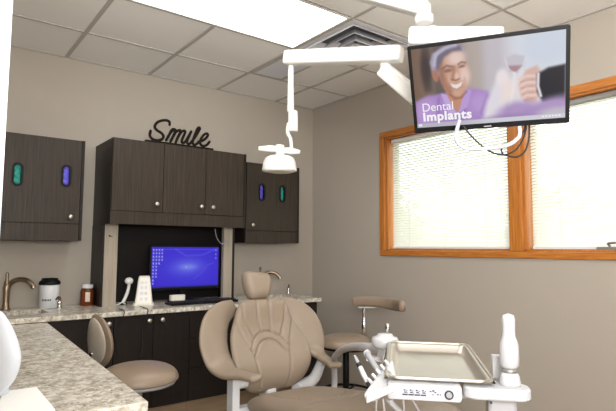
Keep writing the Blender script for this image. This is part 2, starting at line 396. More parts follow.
# ------------------------------------------------------------------ cabinets
def knob(p, parent, mt='steel'):
    MB().lathe(p, [(.005,0),(.005,.010),(.015,.014),(.016,.020),(.012,.026),(.001,.027)], (0,-1,0), 16).build('knob', M[mt], parent)
def wall_cab(x0, x1, z0, z1, yf, knob_x, holes, label, zdoor):
    t = thing('wall_cabinet', ((x0+x1)/2, -.16, z0), label, 'wall cabinet', 'small glove cabinets on the back wall')
    b = MB(); b.box((x0, yf+.02, z0), (x0+.018, 0, z1)); b.box((x1-.018, yf+.0, z0), (x1, 0, z1)); b.box((x0+.018, yf+.02, z0), (x1-.018, 0, z0+.018)); b.box((x0+.018, yf+.02, z1-.018), (x1-.018, 0, z1))
    b.box((x0+.018, -.012, z0+.018), (x1-.018, 0, z1-.018)); b.build('carcass', M['darker'], t, .001)
    MB().box((x0, yf+.003, z0), (x1-.02, yf+.02, zdoor-.003)).build('valance', M['dark'], t, .001)
    # door with two oval cut-outs
    dx0, dx1, dz0, dz1 = x0+.002, x1-.021, zdoor, z1-.002
    hs = sorted(holes); hw, hh = .046, .132
    d = MB(); xs = [dx0] + [v for h in hs for v in (h[0]-hw/2, h[0]+hw/2)] + [dx1]
    zc = hs[0][1]
    for i in range(0, len(xs), 2): d.box((xs[i], yf, dz0), (xs[i+1], yf+.019, dz1))
    for hx, hz, c_ in hs:
        d.box((hx-hw/2, yf, dz0), (hx+hw/2, yf+.019, hz-hh/2)); d.box((hx-hw/2, yf, hz+hh/2), (hx+hw/2, yf+.019, dz1))
    dr = d.build('door', M['dark'], t)
    for hx, hz, c_ in hs:
        o_ = rrect(hw+.02, hh+.02, (hw+.02)/2-.0005, 8); i_ = rrect(hw-.008, hh-.008, (hw-.008)/2-.0005, 8)
        r_ = MB(); rs = [[V(hx+u, yf-.004, hz+v) for u, v in o_], [V(hx+u, yf-.004, hz+v) for u, v in i_], [V(hx+u, yf+.018, hz+v) for u, v in i_], [V(hx+u, yf+.018, hz+v) for u, v in o_]]
        r_.rings(rs, False, 0, False, True); rg = r_.build('slot_rim', M['black'], dr)
        gl = MB(); rnd = random.Random(int(hx*1000))
        fl = [(.0, .0, .95)]
        gl.cushion([(u*1.05, v*1.02) for u, v in rrect(hw-.004, hh-.006, .017, 4)], lambda u, v, h: V(hx+u, yf+.024-h+.004*math.sin(v*160+u*90), hz+v), .012, .006, 48, 12, 3)
        gl.build('glove_stack', M[c_], dr)
    knob((knob_x, yf, zdoor+.045), dr)
    return t
wall_cab(-2.76, -2.208, 1.402, 2.078, -.33, -2.285, [(-2.602, 1.815, 'green'), (-2.318, 1.83, 'blue')], 'dark wood wall cabinet at far left above the faucet, green slot left of blue slot', 1.515)
wall_cab(-.945, -.405, 1.404, 2.073, -.33, -.885, [(-.795, 1.83, 'blue'), (-.585, 1.83, 'green')], 'dark wood wall cabinet right of the tall hutch, blue slot left of green slot', 1.505)
# hutch: upper cabinet on two light uprights
X0, X1, YT, ZB, ZT = -2.055, -1.008, -.43, 1.519, 2.112
CT = .95
t = thing('hutch_cabinet', ((X0+X1)/2, -.2, CT), 'tall dark wood hutch with three doors above a desktop niche', 'cabinet')
b = MB(); b.box((X0, YT+.02, ZB), (X0+.018, 0, ZT)); b.box((X1-.018, YT, ZB), (X1, 0, ZT)); b.box((X0+.018, YT+.021, ZT-.018), (X1-.018, 0, ZT)); b.box((X0+.018, YT+.02, ZB+.05), (X1-.018, 0, ZB+.07))
b.box((X0+.018, -.012, ZB+.07), (X1-.018, 0, ZT-.018)); b.build('carcass', M['darker'], t, .001)
MB().box((X0, YT+.002, ZB), (X1-.018, YT+.02, 1.607)).build('valance', M['dark'], t, .001)
seam = [X0+.002, -1.692, -1.361, X1-.02]
for i, kx in enumerate((-1.74, -1.397, -1.30)):
    d = MB().box((seam[i]+.002, YT, 1.61), (seam[i+1]-.002, YT+.019, ZT-.001)).build('door', M['dark'], t, .0015); knob((kx, YT, 1.668), d)
YP = -.26
for (a, b_) in ((X0+.012, X0+.108), (X1-.098, X1-.02)):
    MB().box((a, YP, CT), (b_, -.22, ZB+.05)).build('upright', M['pil'], t, .002)
MB().box((X0-.002, -.275, CT), (X0+.012, 0, ZB)).build('side_panel', M['darker'], t); MB().box((X1-.02, -.26, CT), (X1, 0, ZB)).build('side_panel', M['darker'], t)
MB().box((X0+.012, -.02, CT), (X1-.02, 0, ZB+.05)).build('niche_back', M['edge'], t)
o_ = MB(); op = V(X0+.05, YP, 1.44); o_.lathe(op, [(.007,0),(.007,.003),(.004,.004)], (0,-1,0), 14); o_.lathe(op+V(.014,0,-.004), [(.004,0),(.004,.003),(.002,.004)], (0,-1,0), 12); o_.build('key_lock', M['ink'], t)
# base units
PZ = .30
def base_unit(x0, x1, label, fronts, yf=-.58):
    t = thing('base_cabinet', ((x0+x1)/2, -.3, 0), label, 'base cabinet', 'dark base cabinets under the back worktop')
    b = MB(); b.box((x0, yf+.02, PZ), (x0+.018, -.004, CT-.03)); b.box((x1-.018, yf+.02, PZ), (x1, -.004, CT-.03)); b.box((x0+.018, yf+.02, PZ), (x1-.018, -.004, PZ+.018)); b.box((x0+.018, yf+.02, CT-.048), (x1-.018, 0, CT-.03)); b.box((x0+.018, -.01, PZ+.018), (x1-.018, -.004, CT-.048))
    b.build('carcass', M['edge'], t)
    MB().box((x0, yf+.03, 0), (x1, -.005, PZ-.001)).build('plinth', M['plinth'], t, .002)
    for (nm, a, b_, z0, z1, kn) in fronts:
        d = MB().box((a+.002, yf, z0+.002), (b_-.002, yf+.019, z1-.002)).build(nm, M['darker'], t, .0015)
        if kn: knob((kn[0], yf, kn[1]), d)
    return t
zt = CT-.036
base_unit(-2.43, -2.05, 'dark base cabinet nearest the peninsula, knob seen above the stool backrest', [('door', -2.43, -2.05, PZ, zt, (-2.085, .875))])
base_unit(-2.05, -1.53, 'dark base cabinet with two doors below the white outlet tower', [('door', -2.05, -1.792, PZ, zt, (-1.825, .875)), ('door', -1.792, -1.53, PZ, zt, (-1.735, .875))])
base_unit(-1.53, -1.05, 'dark base cabinet of three drawers below the keyboard', [('drawer', -1.53, -1.05, .727, zt, None), ('drawer', -1.53, -1.05, .525, .727, None), ('drawer', -1.53, -1.05, PZ, .525, None)])
base_unit(-1.05, -.395, 'dark base cabinet at the right end behind the dental chair', [('door', -1.05, -.72, PZ, zt, None), ('door', -.72, -.395, PZ, zt, None)])
base_unit(-3.2, -2.43, 'dark base cabinet under the left sink, behind the peninsula', [('door', -3.2, -2.815, PZ, zt, None), ('door', -2.815, -2.43, PZ, zt, None)])

# worktop along the back wall with two sink cut-outs
def worktop_with_holes(x0, x1, y0, y1, z0, z1, holes):
    mb = MB(); xs = sorted(holes); cur = x0
    for (a, b, c_, d) in xs:
        mb.box((cur, y0, z0), (a, y1, z1)); mb.box((a, y0, z0), (b, c_, z1)); mb.box((a, d, z0), (b, y1, z1)); cur = b
    mb.box((cur, y0, z0), (x1, y1, z1)); return mb
SINKS = [(-2.80, -2.40, -.42, -.17), (-.83, -.47, -.42, -.17)]
wt = worktop_with_holes(-3.22, -.37, -.605, 0, CT-.03, CT, SINKS).build('worktop', M['granite'])
tag(wt, 'speckled beige granite worktop running along the back wall', 'countertop')
for i, (a, b, c_, d) in enumerate(SINKS):
    s_ = MB(); cx, cy = (a+b)/2, (c_+d)/2; rs = []
    for k, z in ((1.0, CT-.031), (.97, CT-.05), (.93, CT-.10), (.80, CT-.145), (.30, CT-.155), (.05, CT-.157)):
        rs.append([V(cx+u*k, cy+v*k, z) for u, v in rrect(b-a-.002, d-c_-.002, .06, 6)])
    back = [[p+V(0,0,-.003) for p in r] for r in rs]
    s_.rings(rs, False); s_.rings([rs[0]]+[[V(cx+u*1.04, cy+v*1.05, CT-.031) for u, v in rrect(b-a-.002, d-c_-.002, .06, 6)]], False)
    o_ = s_.build('sink', M['steel'])
    tag(o_, ['steel sink sunk in the worktop under the left faucet', 'steel sink in the worktop right of the hutch'][i], 'sink')
# peninsula toward the camera
PT = .917
i0, i1 = on_z(48.2, 323, PT), on_z(148.6, 401.3, PT)
xe, ye = i1.x, i1.y; xi = i0.x
pen = thing('peninsula_counter', (-2.8, -1.5, 0), 'long speckled granite counter reaching toward the viewer at left', 'countertop')
top = [(-3.2, -.606), (xi, -.606), (xe, ye), (-3.15, ye)]
pm = MB(); pm.prism(top, lambda u, v, d: V(u, v, d), PT-.035, PT); pm.build('granite_top', M['granite'], pen, .004)
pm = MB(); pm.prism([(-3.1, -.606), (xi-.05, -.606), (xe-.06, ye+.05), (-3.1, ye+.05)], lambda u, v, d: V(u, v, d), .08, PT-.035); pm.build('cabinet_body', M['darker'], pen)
pm = MB(); pm.prism([(-3.06, -.62), (xi-.1, -.62), (xe-.1, ye+.1), (-3.06, ye+.1)], lambda u, v, d: V(u, v, d), 0, .08); pm.build('plinth', M['plinth'], pen)
pm = MB().box((xe-.05, ye+.003, .3), (xe-.012, ye+.04, PT-.035)); pm.build('end_post', M['white'], pen)

# ------------------------------------------------------------------ on the worktop
def faucet(x, y, label):
    t = thing('faucet', (x, y, CT), label, 'faucet', 'brushed nickel faucets on the back worktop')
    MB().lathe((x, y, CT), [(.03,0),(.03,.008),(.022,.016),(.019,.05),(.021,.11),(.023,.14),(.018,.165),(.012,.17)]).build('body', M['nickel'], t)
    s_ = MB().tube([(x, y, CT+.13), (x+.022, y-.01, CT+.172), (x+.06, y-.04, CT+.196), (x+.105, y-.075, CT+.19), (x+.135, y-.1, CT+.158), (x+.14, y-.104, CT+.14)], [.016, .016, .0155, .015, .015, .016])
    s_.build('spout', M['nickel'], t)
    h = MB().lathe((x, y, CT+.165), [(.018,0),(.016,.012),(.008,.028),(.008,.05),(.011,.062),(.010,.074),(.001,.08)]); h.build('lever', M['nickel'], t)
faucet(-2.60, -.10, 'nickel faucet with curved spout at far left below the glove cabinet')
faucet(-.655, -.10, 'nickel faucet with curved spout seen behind the dental chair headrest')
def pump(x, y, label):
    t = thing('soap_pump', (x, y, CT), label, 'soap dispenser', 'small chrome soap pumps')
    MB().lathe((x, y, CT), [(.02,0),(.02,.006),(.013,.012),(.012,.03),(.017,.045),(.008,.055)]).build('base', M['chrome'], t)
    MB().tube([(x, y, CT+.05), (x, y, CT+.07), (x-.012, y-.02, CT+.078), (x-.03, y-.045, CT+.066)], [.008, .010, .008, .006]).build('spout', M['nickel'], t)
pump(-2.305, -.23, 'small chrome soap pump in front of the white lidded canister')
_q = on_y(288.5, 292, -.13); pump(_q.x, -.13, 'small chrome soap pump right of the dental chair headrest')
p = V(-2.348, -.12, CT)
t = thing('canister', p, 'white round canister with a black lid beside the left faucet', 'canister')
MB().lathe(p, [(.058,0),(.062,.004),(.062,.15),(.059,.158)], seg=36).build('tub', M['whiteb'], t)
ld = MB().lathe(p+V(0,0,.156), [(.066,0),(.067,.012),(.063,.024),(.052,.03),(.050,.042),(.02,.044)], seg=36); ld.build('lid', M['black'], t)
lab = MB()
for i, (a, w_) in enumerate(((-34, 7), (-24, 4), (-17, 8), (-6, 5), (2, 7), (12, 6))):
    a0 = R(a-108); a1 = R(a-108+w_)
    lab.add([p+V(.0624*math.cos(x), .0624*math.sin(x), z) for z in (.05, .062) for x in (a0, a1)], [(0,1,3,2)])
lab.build('lettering', M['ink'], t)
p = V(-2.105, -.12, CT)
t = thing('bottle', p, 'amber bottle with a white cap left of the hutch', 'bottle')
MB().lathe(p, [(.042,0),(.045,.005),(.045,.10),(.040,.115),(.032,.122)], seg=30).build('body', M['amber'], t)
MB().lathe(p+V(0,0,.121), [(.037,0),(.038,.004),(.038,.024),(.034,.028)], seg=30).build('cap', M['whiteb'], t)
lb = MB(); n = 10
for i in range(n): 
    a0, a1 = R(-118+40*i/n), R(-118+40*(i+1)/n); lb.add([p+V(.0455*math.cos(x), .0455*math.sin(x), z) for z in (.03, .095) for x in (a0, a1)], [(0,1,3,2)])
lb.build('label', M['label'], t)
# outlet tower
_q = on_z(143.5, 304.5, CT); p = V(_q.x, _q.y, CT)
t = thing('outlet_tower', p, 'white tapered tower of power outlets at the left of the niche', 'power strip')
def OT(u, v, d): k = 1-.30*(v/.155); return p+V(.01+u*k, -.045*k+d, v)
ca, sa = math.cos(-.35), math.sin(-.35)
def OT(x, y, z): return p + V(x*ca-y*sa, x*sa+y*ca, z)
b = MB(); b.rings([[OT(x*k, y*k+.02*(1-k), z) for x, y in rrect(.125, .11, .014, 4)] for z, k in ((0,1.16),(.010,1.16),(.014,.98),(.185,.66),(.2,.60),(.205,.5))], True, 0, False); b.build('body', M['cream'], t, .002)
s_ = MB()
for zz in (.045, .085, .125, .16):
    k = .98-.32*(zz-.014)/.171; yy = -.055*k+.02*(1-k)
    for uu in (-.018, .018):
        s_.obox(OT(uu*k, yy-.001, zz), V(ca,sa,0)*.009, V(-sa,ca,0)*.003, uz*.011)
s_.build('socket', M['lav'], t)
_q = on_z(125.5, 304.5, CT); p2 = V(_q.x, _q.y, CT)
t = thing('handset', p2, 'white handset on its little stand left of the outlet tower', 'handset')
MB().tube([p2+V(-.02,0,.012), p2+V(.01,0,.085), p2+V(.02,-.005,.15)], [.012, .012, .011]).build('stem', M['white'], t)
MB().ball(p2+V(.016,-.01,.168), (.03,.024,.026)).build('head', M['white'], t)
MB().lathe(p2+V(-.02,0,0), [(.028,0),(.03,.006),(.022,.016),(.012,.02)]).build('base', M['black'], t)
MB().tube([p2+V(-.01,-.03,.006), p2+V(-.035,-.035,.02), p2+V(-.06,-.03,.007), p2+V(-.075,-.01,.005)], .004).build('cord', M['white'], t)
# desktop monitor
def raster(name, nx, ny, fn, w_, h_, frame, mt, parent):
    """screen: grid nx*ny with a colour per vertex; frame(u,v)->point, u,v in metres from centre"""
    vs = [tuple(frame((i/nx-.5)*w_, (.5-j/ny)*h_) - world_loc(parent)) for j in range(ny+1) for i in range(nx+1)]
    fs = [(j*(nx+1)+i, (j+1)*(nx+1)+i, (j+1)*(nx+1)+i+1, j*(nx+1)+i+1) for j in range(ny) for i in range(nx)]
    me = bpy.data.meshes.new(name); me.from_pydata(vs, [], fs)
    ca = me.color_attributes.new('picture', 'FLOAT_COLOR', 'POINT')
    U, Vv = np.meshgrid(np.linspace(0, 1, nx+1), np.linspace(0, 1, ny+1)); C = fn(U, Vv)
    C = np.where(C <= .04045, C/12.92, ((C+.055)/1.055)**2.4)
    A = np.ones((C.shape[0]*C.shape[1], 4)); A[:, :3] = C.reshape(-1, 3); ca.data.foreach_set('color', A.ravel())
    me.materials.append(mt); o = bpy.data.objects.new(name, me); col.objects.link(o); o.parent = parent; return o
def sst(e0, e1, x): q = np.clip((x-e0)/(e1-e0), 0, 1); return q*q*(3-2*q)
class Pic:
    def __init__(s, U, Vv, asp): s.x = U*asp; s.y = Vv; s.C = np.zeros(U.shape+(3,)); s.asp = asp
    def over(s, a, c): s.C = s.C*(1-a[..., None]) + (np.array(c)/255.)*a[..., None]
    def ell(s, cx, cy, rx, ry, c, soft=.15, rot=0, a=1):
        dx, dy = s.x-cx, s.y-cy; cr, sr = math.cos(rot), math.sin(rot); X = (dx*cr+dy*sr)/rx; Y = (-dx*sr+dy*cr)/ry
        s.over(a*(1-sst(1-soft, 1+soft, np.sqrt(X*X+Y*Y))), c)
    def poly(s, pts, c, soft=.01, a=1):
        P = np.array(pts); ins = np.zeros(s.x.shape, bool); dm = np.full(s.x.shape, 9.)
        for i in range(len(P)):
            (x0, y0), (x1, y1) = P[i], P[(i+1) % len(P)]
            cond = ((y0 > s.y) != (y1 > s.y)); ins ^= cond & (s.x < (x1-x0)*(s.y-y0)/((y1-y0) or 1e-9)+x0)
            L2 = (x1-x0)**2+(y1-y0)**2 or 1e-9; q = np.clip(((s.x-x0)*(x1-x0)+(s.y-y0)*(y1-y0))/L2, 0, 1)
            dm = np.minimum(dm, np.hypot(s.x-x0-q*(x1-x0), s.y-y0-q*(y1-y0)))
        sd = np.where(ins, -dm, dm); s.over(a*(1-sst(-soft, soft, sd)), c)
    def line(s, pts, wd, c, soft=.006, a=1):
        dm = np.full(s.x.shape, 9.)
        for (x0, y0), (x1, y1) in zip(pts, pts[1:]):
            L2 = (x1-x0)**2+(y1-y0)**2 or 1e-9; q = np.clip(((s.x-x0)*(x1-x0)+(s.y-y0)*(y1-y0))/L2, 0, 1)
            dm = np.minimum(dm, np.hypot(s.x-x0-q*(x1-x0), s.y-y0-q*(y1-y0)))
        s.over(a*(1-sst(wd/2-soft, wd/2+soft, dm)), c)
mx0, mx1, mz0, mz1, my = -1.692, -1.125, 1.05, 1.372, -.22
t = thing('desktop_monitor', ((mx0+mx1)/2, my+.03, CT), 'black desktop monitor showing a blue desktop inside the niche', 'monitor')
MB().box((mx0-.005, my, mz0-.012), (mx1+.01, my+.03, mz1+.006)).build('housing', M['black'], t, .004)
q = MB(); cxm = (mx0+mx1)/2; q.box((cxm-.03, my+.03, CT+.01), (cxm+.03, my+.05, mz0+.08)); q.lathe((cxm, my+.03, CT), [(.13,0),(.13,.006),(.12,.010),(.03,.014)], seg=36, sy=.75); q.build('stand', M['black'], t, .002)
def desk_pic(U, Vv):
    p = Pic(U, Vv, 1.62); p.over(np.ones_like(U), (62, 44, 214))
    p.ell(.80, .50, .75, .45, (74, 66, 226), .8, 0, .8); p.ell(.84, .50, .32, .16, (104, 112, 240), .9, -.05, .9); p.ell(.86, .5, .16, .06, (130, 146, 246), .9, 0, .8)
    p.line([(.55, .05), (.8, .22), (1.2, .2), (1.6, .02)], .03, (96, 98, 236), .03, .7); p.line([(1.0, .8), (1.2, .66), (1.35, .45), (1.5, .4)], .02, (98, 98, 234), .02, .6)
    p.line([(0.03, .06), (1.6, .06)], .012, (110, 116, 236), .008, .6)
    for i in range(4):
        for j in range(11):
            if (i > 1 and j > 4-i//3) or (i == 1 and j > 8): continue
            p.ell(.04+.065*i, .07+.082*j, .016, .02, (206, 214, 240), .4, 0, .85); p.line([(.025+.065*i, .10+.082*j), (.06+.065*i, .10+.082*j)], .008, (150, 156, 236), .005, .7)
    for j in range(3): p.ell(1.55, .08+.1*j, .016, .02, (190, 200, 240), .4, 0, .7)
    p.line([(0, .985), (1.62, .985)], .03, (40, 44, 120), .004); p.ell(.81, .5, .01, .015, (250, 220, 120), .4)
    return p.C
raster('screen', 110, 68, desk_pic, mx1-mx0-.016, mz1-mz0-.016, lambda u, v: V(cxm+u, my-.0015, (mz0+mz1)/2+v), M['desk'], t)
# keyboard
kx0, kx1, ky0, ky1 = -1.63, -1.10, -.50, -.36
t = thing('keyboard', ((kx0+kx1)/2, (ky0+ky1)/2, CT), 'black computer keyboard lying before the desktop monitor', 'keyboard')
MB().box((kx0, ky0, CT), (kx1, ky1, CT+.018)).build('base', M['black'], t, .004)
q = MB()
for r_ in range(5):
    for c_ in range(20):
        x = kx0+.012+c_*.0253; y = ky0+.012+r_*.0235; q.box((x, y, CT+.0182), (x+.021, y+.019, CT+.026))
q.build('key', M['rubber'], t, .002)['kind'] = 'stuff'
t = tag(MB().rings([[V(-1.545+u*k, -.385+v*k, CT+.0262+z) for u, v in rrect(.11, .045, .010, 4)] for z, k in ((0,.97),(.003,1),(.036,1),(.04,.95))], True, 0, False).build('card_reader', M['cream']), 'small white box sitting on the back of the black keyboard', 'device')
# hanging wires
def wire(name, pts, r, mt, label): tag(MB().tube(pts, r, 8).build(name, M[mt]), label, 'cord')
wire('hanging_cord', [on_y(215,229,-.33), on_y(217,238,-.32), on_y(222,244,-.31), on_y(227,240,-.31), on_y(230,246,-.31)], .003, 'grey', 'thin grey wire dangling under the hutch near the right upright')
wire('power_cord', [V(-1.995,-.5,CT+.0045), V(-1.995,-.585,CT+.005), V(-2.0,-.611,CT+.002), V(-2.0,-.6155,CT-.02), on_y(116,332,-.6), on_y(117,348,-.595), on_y(119,356,-.595)], .003, 'rubber', 'black cord hanging over the cabinet fronts, left of the pair')
wire('power_cord', [V(-1.83,-.42,CT+.0045), V(-1.84,-.585,CT+.005), V(-1.845,-.611,CT+.002), V(-1.845,-.6155,CT-.02), on_y(142,330,-.6), on_y(142,345,-.595), on_y(139,358,-.595)], .003, 'rubber', 'black cord hanging over the cabinet fronts, right of the pair')

# ------------------------------------------------------------------ smile sign
strokes = [
 [(228,108),(226,90),(205,79),(175,79),(140,90),(118,112),(115,136),(135,158),(165,177),(181,203),(168,225),(132,233),(95,222),(76,197),(80,164)],
 [(203,228),(222,196),(240,160),(252,148)], [(215,205),(240,168),(262,150),(272,152),(268,172),(250,210),(236,238)],
 [(250,210),(275,170),(300,155),(312,158),(306,178),(288,215),(276,246)], [(288,216),(315,172),(336,158),(348,164),(342,186),(326,222),(322,246),(334,252),(350,240),(372,205),(392,168)],
 [(392,168),(380,195),(366,226),(362,250),(374,260),(392,250),(425,205),(452,160),(461,142),(455,134),(443,142),(424,186),(410,226),(406,254),(418,268),(438,258),(462,238)],
 [(452,242),(485,232),(512,210),(524,190),(514,180),(494,188),(472,216),(462,246),(470,268),(492,276),(516,266),(533,246)]]
YS = -.405
def SP(x, y): return on_y(140+x/7.7, 110+y/7.7+1.2, YS)
zbar = ZT
sg = thing('smile_sign', SP(300, 260), 'dark cut-out sign reading Smile standing on top of the hutch', 'sign')
lo_, hi_ = SP(40, 231), SP(558, 299)
dz = (ZT+.012) - (lo_.z+hi_.z)/2
ww = MB()
for st in strokes:
    P = [SP(*q)+V(0, 0, dz) for q in st]
    ww.ribbon([(q, V(0,1,0), .012, .021) for q in P], 10, 4, 0, 1)
ww.build('lettering', M['signb'], sg)
MB().box((lo_.x, YS-.02, ZT), (hi_.x, YS+.02, ZT+.014)).build('base_bar', M['signb'], sg, .002)

# ------------------------------------------------------------------ dental chair
H = at(271, 389, 3.0)
fd, ld_, uz = V(-.02, -1, 0).normalized(), V(1, -.02, 0).normalized(), V(0,0,1)
def CF(l, s, z): return V(H.x, H.y, 0) + ld_*l + fd*s + uz*z
dc = thing('dental_chair', V(H.x, H.y, 0)+fd*.3, 'tan leather dental patient chair with winged backrest in the middle', 'dental chair')
rec = R(16); bu = uz*math.cos(rec) - fd*math.sin(rec); bn = fd*math.cos(rec) + uz*math.sin(rec)
B0 = H + bu*(-.01)
def BK(u, v, h): return B0 + ld_*u + bu*v + bn*h
ol = [(0,0),(.14,.008),(.225,.075),(.262,.18),(.245,.31),(.20,.42),(.168,.50),(.11,.532),(0,.538),(-.11,.532),(-.168,.50),(-.20,.42),(-.245,.31),(-.262,.18),(-.225,.075),(-.14,.008)]
def mir(s): return [s, [(-u, v) for u, v in s]]
seams = [[(-.135,.235),(-.075,.315),(0,.34),(.075,.315),(.135,.235)], [(-.115,.20),(-.06,.27),(0,.292),(.06,.27),(.115,.20)]]
for s_ in ([(.205,.415),(.165,.32),(.125,.215),(.108,.11),(.09,.01)], [(.155,.505),(.14,.41),(.095,.305)], [(.036,.335),(.042,.43),(.045,.53)]): seams += mir(s_)
bow = lambda u, v: -.35*u*u*0 + .9*u*u - .02*math.sin(PI*v/.54)*0 + .025*math.sin(2.2*PI*v/.54)
MB().cushion(ol, BK, .05, .05, 220, 80, 5, seams, .014, .0065, bow).build('backrest', M['leather'], dc)
hb0 = BK(0, .628, .0)
def HR(u, v, h): return hb0 + ld_*u + bu*v + bn*h
MB().cushion([(-.065,-.085),(0,-.09),(.05,-.085),(.085,-.03),(.092,.03),(.068,.07),(0,.08),(-.075,.085),(-.10,.06),(-.095,-.03)], HR, .055, .05, 96, 24, 4).build('headrest', M['leather'], dc)
q = MB(); q.tube([BK(-.0,.40,-.06), BK(0,.5,-.055), HR(0,0,-.04)], .014); q.build('headrest_bar', M['chrome'], dc)
# seat and leg rest: one long upholstered pad rising toward the feet
inc = R(8.5); su = fd*math.cos(inc)+uz*math.sin(inc); sn = uz*math.cos(inc)-fd*math.sin(inc)
S0 = CF(0, .07, .50)
def ST(u, v, h): return S0 + ld_*u + su*v + sn*h
so = [(0,-.02),(.15,-.01),(.225,.05),(.25,.2),(.24,.45),(.22,.8),(.2,1.1),(.13,1.2),(0,1.21),(-.13,1.2),(-.2,1.1),(-.22,.8),(-.24,.45),(-.25,.2),(-.225,.05),(-.15,-.01)]
sseam = [[(-.13,.1),(-.16,.3),(-.12,.48),(0,.55),(.12,.48),(.16,.3),(.13,.1),(0,.06),(-.13,.1)], [(-.23,.58),(0,.62),(.23,.58)]]
MB().cushion(so, ST, .055, .05, 180, 60, 8, sseam, .009, .006).build('seat', M['leather'], dc)
q = MB(); q.prism([(-.17,.1),(.17,.1),(.15,.95),(-.15,.95)], lambda u, v, d: ST(u, v, d), -.10, -.03); q.build('seat_frame', M['white'], dc, .02)
# wings
for sg_ in (-1, 1):
    pts = [((.265,.27,.69),(1,0,-.05),.085,.036),((.292,.18,.69),(1,0,-.1),.085,.04),((.325,.08,.69),(1,.1,-.3),.11,.042),((.328,-.02,.725),(1,.25,-.3),.16,.042),((.336,-.075,.81),(1,.3,-.05),.195,.042),((.310,-.12,.90),(1,.25,.25),.195,.042),((.245,-.165,.965),(.75,.12,.65),.155,.04),((.16,-.20,1.0),(.4,.05,.9),.10,.034)]
    rb = MB().ribbon([(CF(a[0]*sg_, a[1], a[2]), ld_*w_[0]*sg_+fd*w_[1]+uz*w_[2], W_, T_) for a, w_, W_, T_ in pts], 22, 10)
    rb.build('arm_wing', M['leather'], dc)
    pb_ = [(.16,.05,.47), (.25,.04,.48), (.285,.06,.55), (.285,.10,.665)] if sg_ < 0 else [(.16,.03,.52), (.25,.0,.525), (.32,.0,.56), (.345,.04,.665)]
    if sg_ < 0:
        q = MB(); q.obox(CF(-.285,.07,.565), ld_*.022, fd*.034, uz*.10); q.obox(CF(-.22,.07,.475), ld_*.07, fd*.03, uz*.02); q.cyl(CF(-.262,.07,.625), CF(-.205,.07,.625), .034)
        q.build('arm_bracket', M['whiteb'], dc, .006); continue
    q = MB(); q.tube([CF(a*sg_, b, c_) for a, b, c_ in pb_], ([.03,.032,.028,.024] if sg_ < 0 else [.036,.040,.036,.028]), 16); q.build('arm_bracket', M['whiteb'], dc)
q = MB(); q.obox(CF(-.01,-.02,.49), ld_*.035, fd*.05, uz*.06); q.build('hinge_block', M['whiteb'], dc, .015)
q = MB(); q.rings([[CF(u, .38+v, z) for u, v in rrect(a, b, .05, 5)] for a, b, z in ((.34,.42,.10),(.30,.34,.16),(.26,.28,.32),(.28,.34,.44))]); q.build('pedestal', M['white'], dc)
q = MB(); q.rings([[CF(u, .42+v, z) for u, v in rrect(a, b, .12, 8)] for a, b, z in ((.56,.92,0),(.56,.92,.05),(.5,.84,.085),(.3,.4,.10))]); q.build('base_plate', M['white'], dc)

# ------------------------------------------------------------------ stools
def stool_base(t, c, zs, mt='chrome'):
    MB().cyl((c.x, c.y, .12), (c.x, c.y, zs-.09), .022).build('gas_column', M[mt], t)
    MB().cyl((c.x, c.y, .08), (c.x, c.y, .16), .034).build('hub', M['black'], t)
    for k in range(5):
        a = 2*PI*k/5+.3; d = V(math.cos(a), math.sin(a), 0); p = V(c.x, c.y, 0)
        l_ = MB().tube([p+uz*.115+d*.02, p+uz*.10+d*.15, p+uz*.075+d*.265], [.02,.017,.013]).build('leg', M[mt], t)
        MB().lathe(p+d*.265+d.cross(uz)*-.014+uz*.026, [(.02,0),(.026,.004),(.026,.024),(.02,.028)], d.cross(uz), 18).build('caster', M['rubber'], l_)
c = at(139, 374, 2.62); zs = c.z+.052
t = thing('operator_stool', (c.x, c.y, 0), 'tan leather stool with oval backrest between peninsula and base cabinets', 'stool')
def OS(u, v, h): return V(c.x, c.y, zs-.075) + RT.cross(uz)*0 + V(u, v, h)
cir = lambda r, n=16, rx=1, ry=1: [(r*rx*math.cos(2*PI*k/n), r*ry*math.sin(2*PI*k/n)) for k in range(n)]
MB().cushion(cir(.198), OS, .075, .02, 96, 30, 3.2).build('seat', M['leather2'], t)
MB().lathe((c.x, c.y, zs-.11), [(.10,0),(.18,.01),(.188,.022),(.17,.03)], seg=48).build('seat_pan', M['grey'], t)
bc = at(97, 341, 2.72)
bd = (V(FW.x, FW.y, 0).normalized()*.72 + V(RT.x, RT.y, 0).normalized()*.69).normalized()
bl_ = bd.cross(uz).normalized(); btilt = (uz - bd*.10).normalized()
_a = R(-14); bl_, btilt = (bl_*math.cos(_a)+btilt*math.sin(_a)), (btilt*math.cos(_a)-bl_*math.sin(_a))
def OB(u, v, h): return Vector(bc) + bl_*u + btilt*v + bd*(h + 1.2*u*u)
el = cir(1, 20, .128, .145)
MB().cushion(el, OB, .04, .012, 80, 22, 3).build('backrest', M['leather2'], t)
MB().cushion(cir(1, 20, .104, .126), lambda u, v, h: OB(u, v, h-.014), .008, .012, 80, 16, 4).build('back_shell', M['shell'], t)
q = MB().tube([OB(0,-.06,-.026), OB(0,-.13,-.02), V(bc.x, bc.y, zs-.10)-bd*.03, V(c.x, c.y, zs-.10)*.6+V(bc.x, bc.y, zs-.1)*.4, V(c.x, c.y, zs-.10)], .013); q.build('back_bar', M['chrome'], t)
stool_base(t, c, zs)
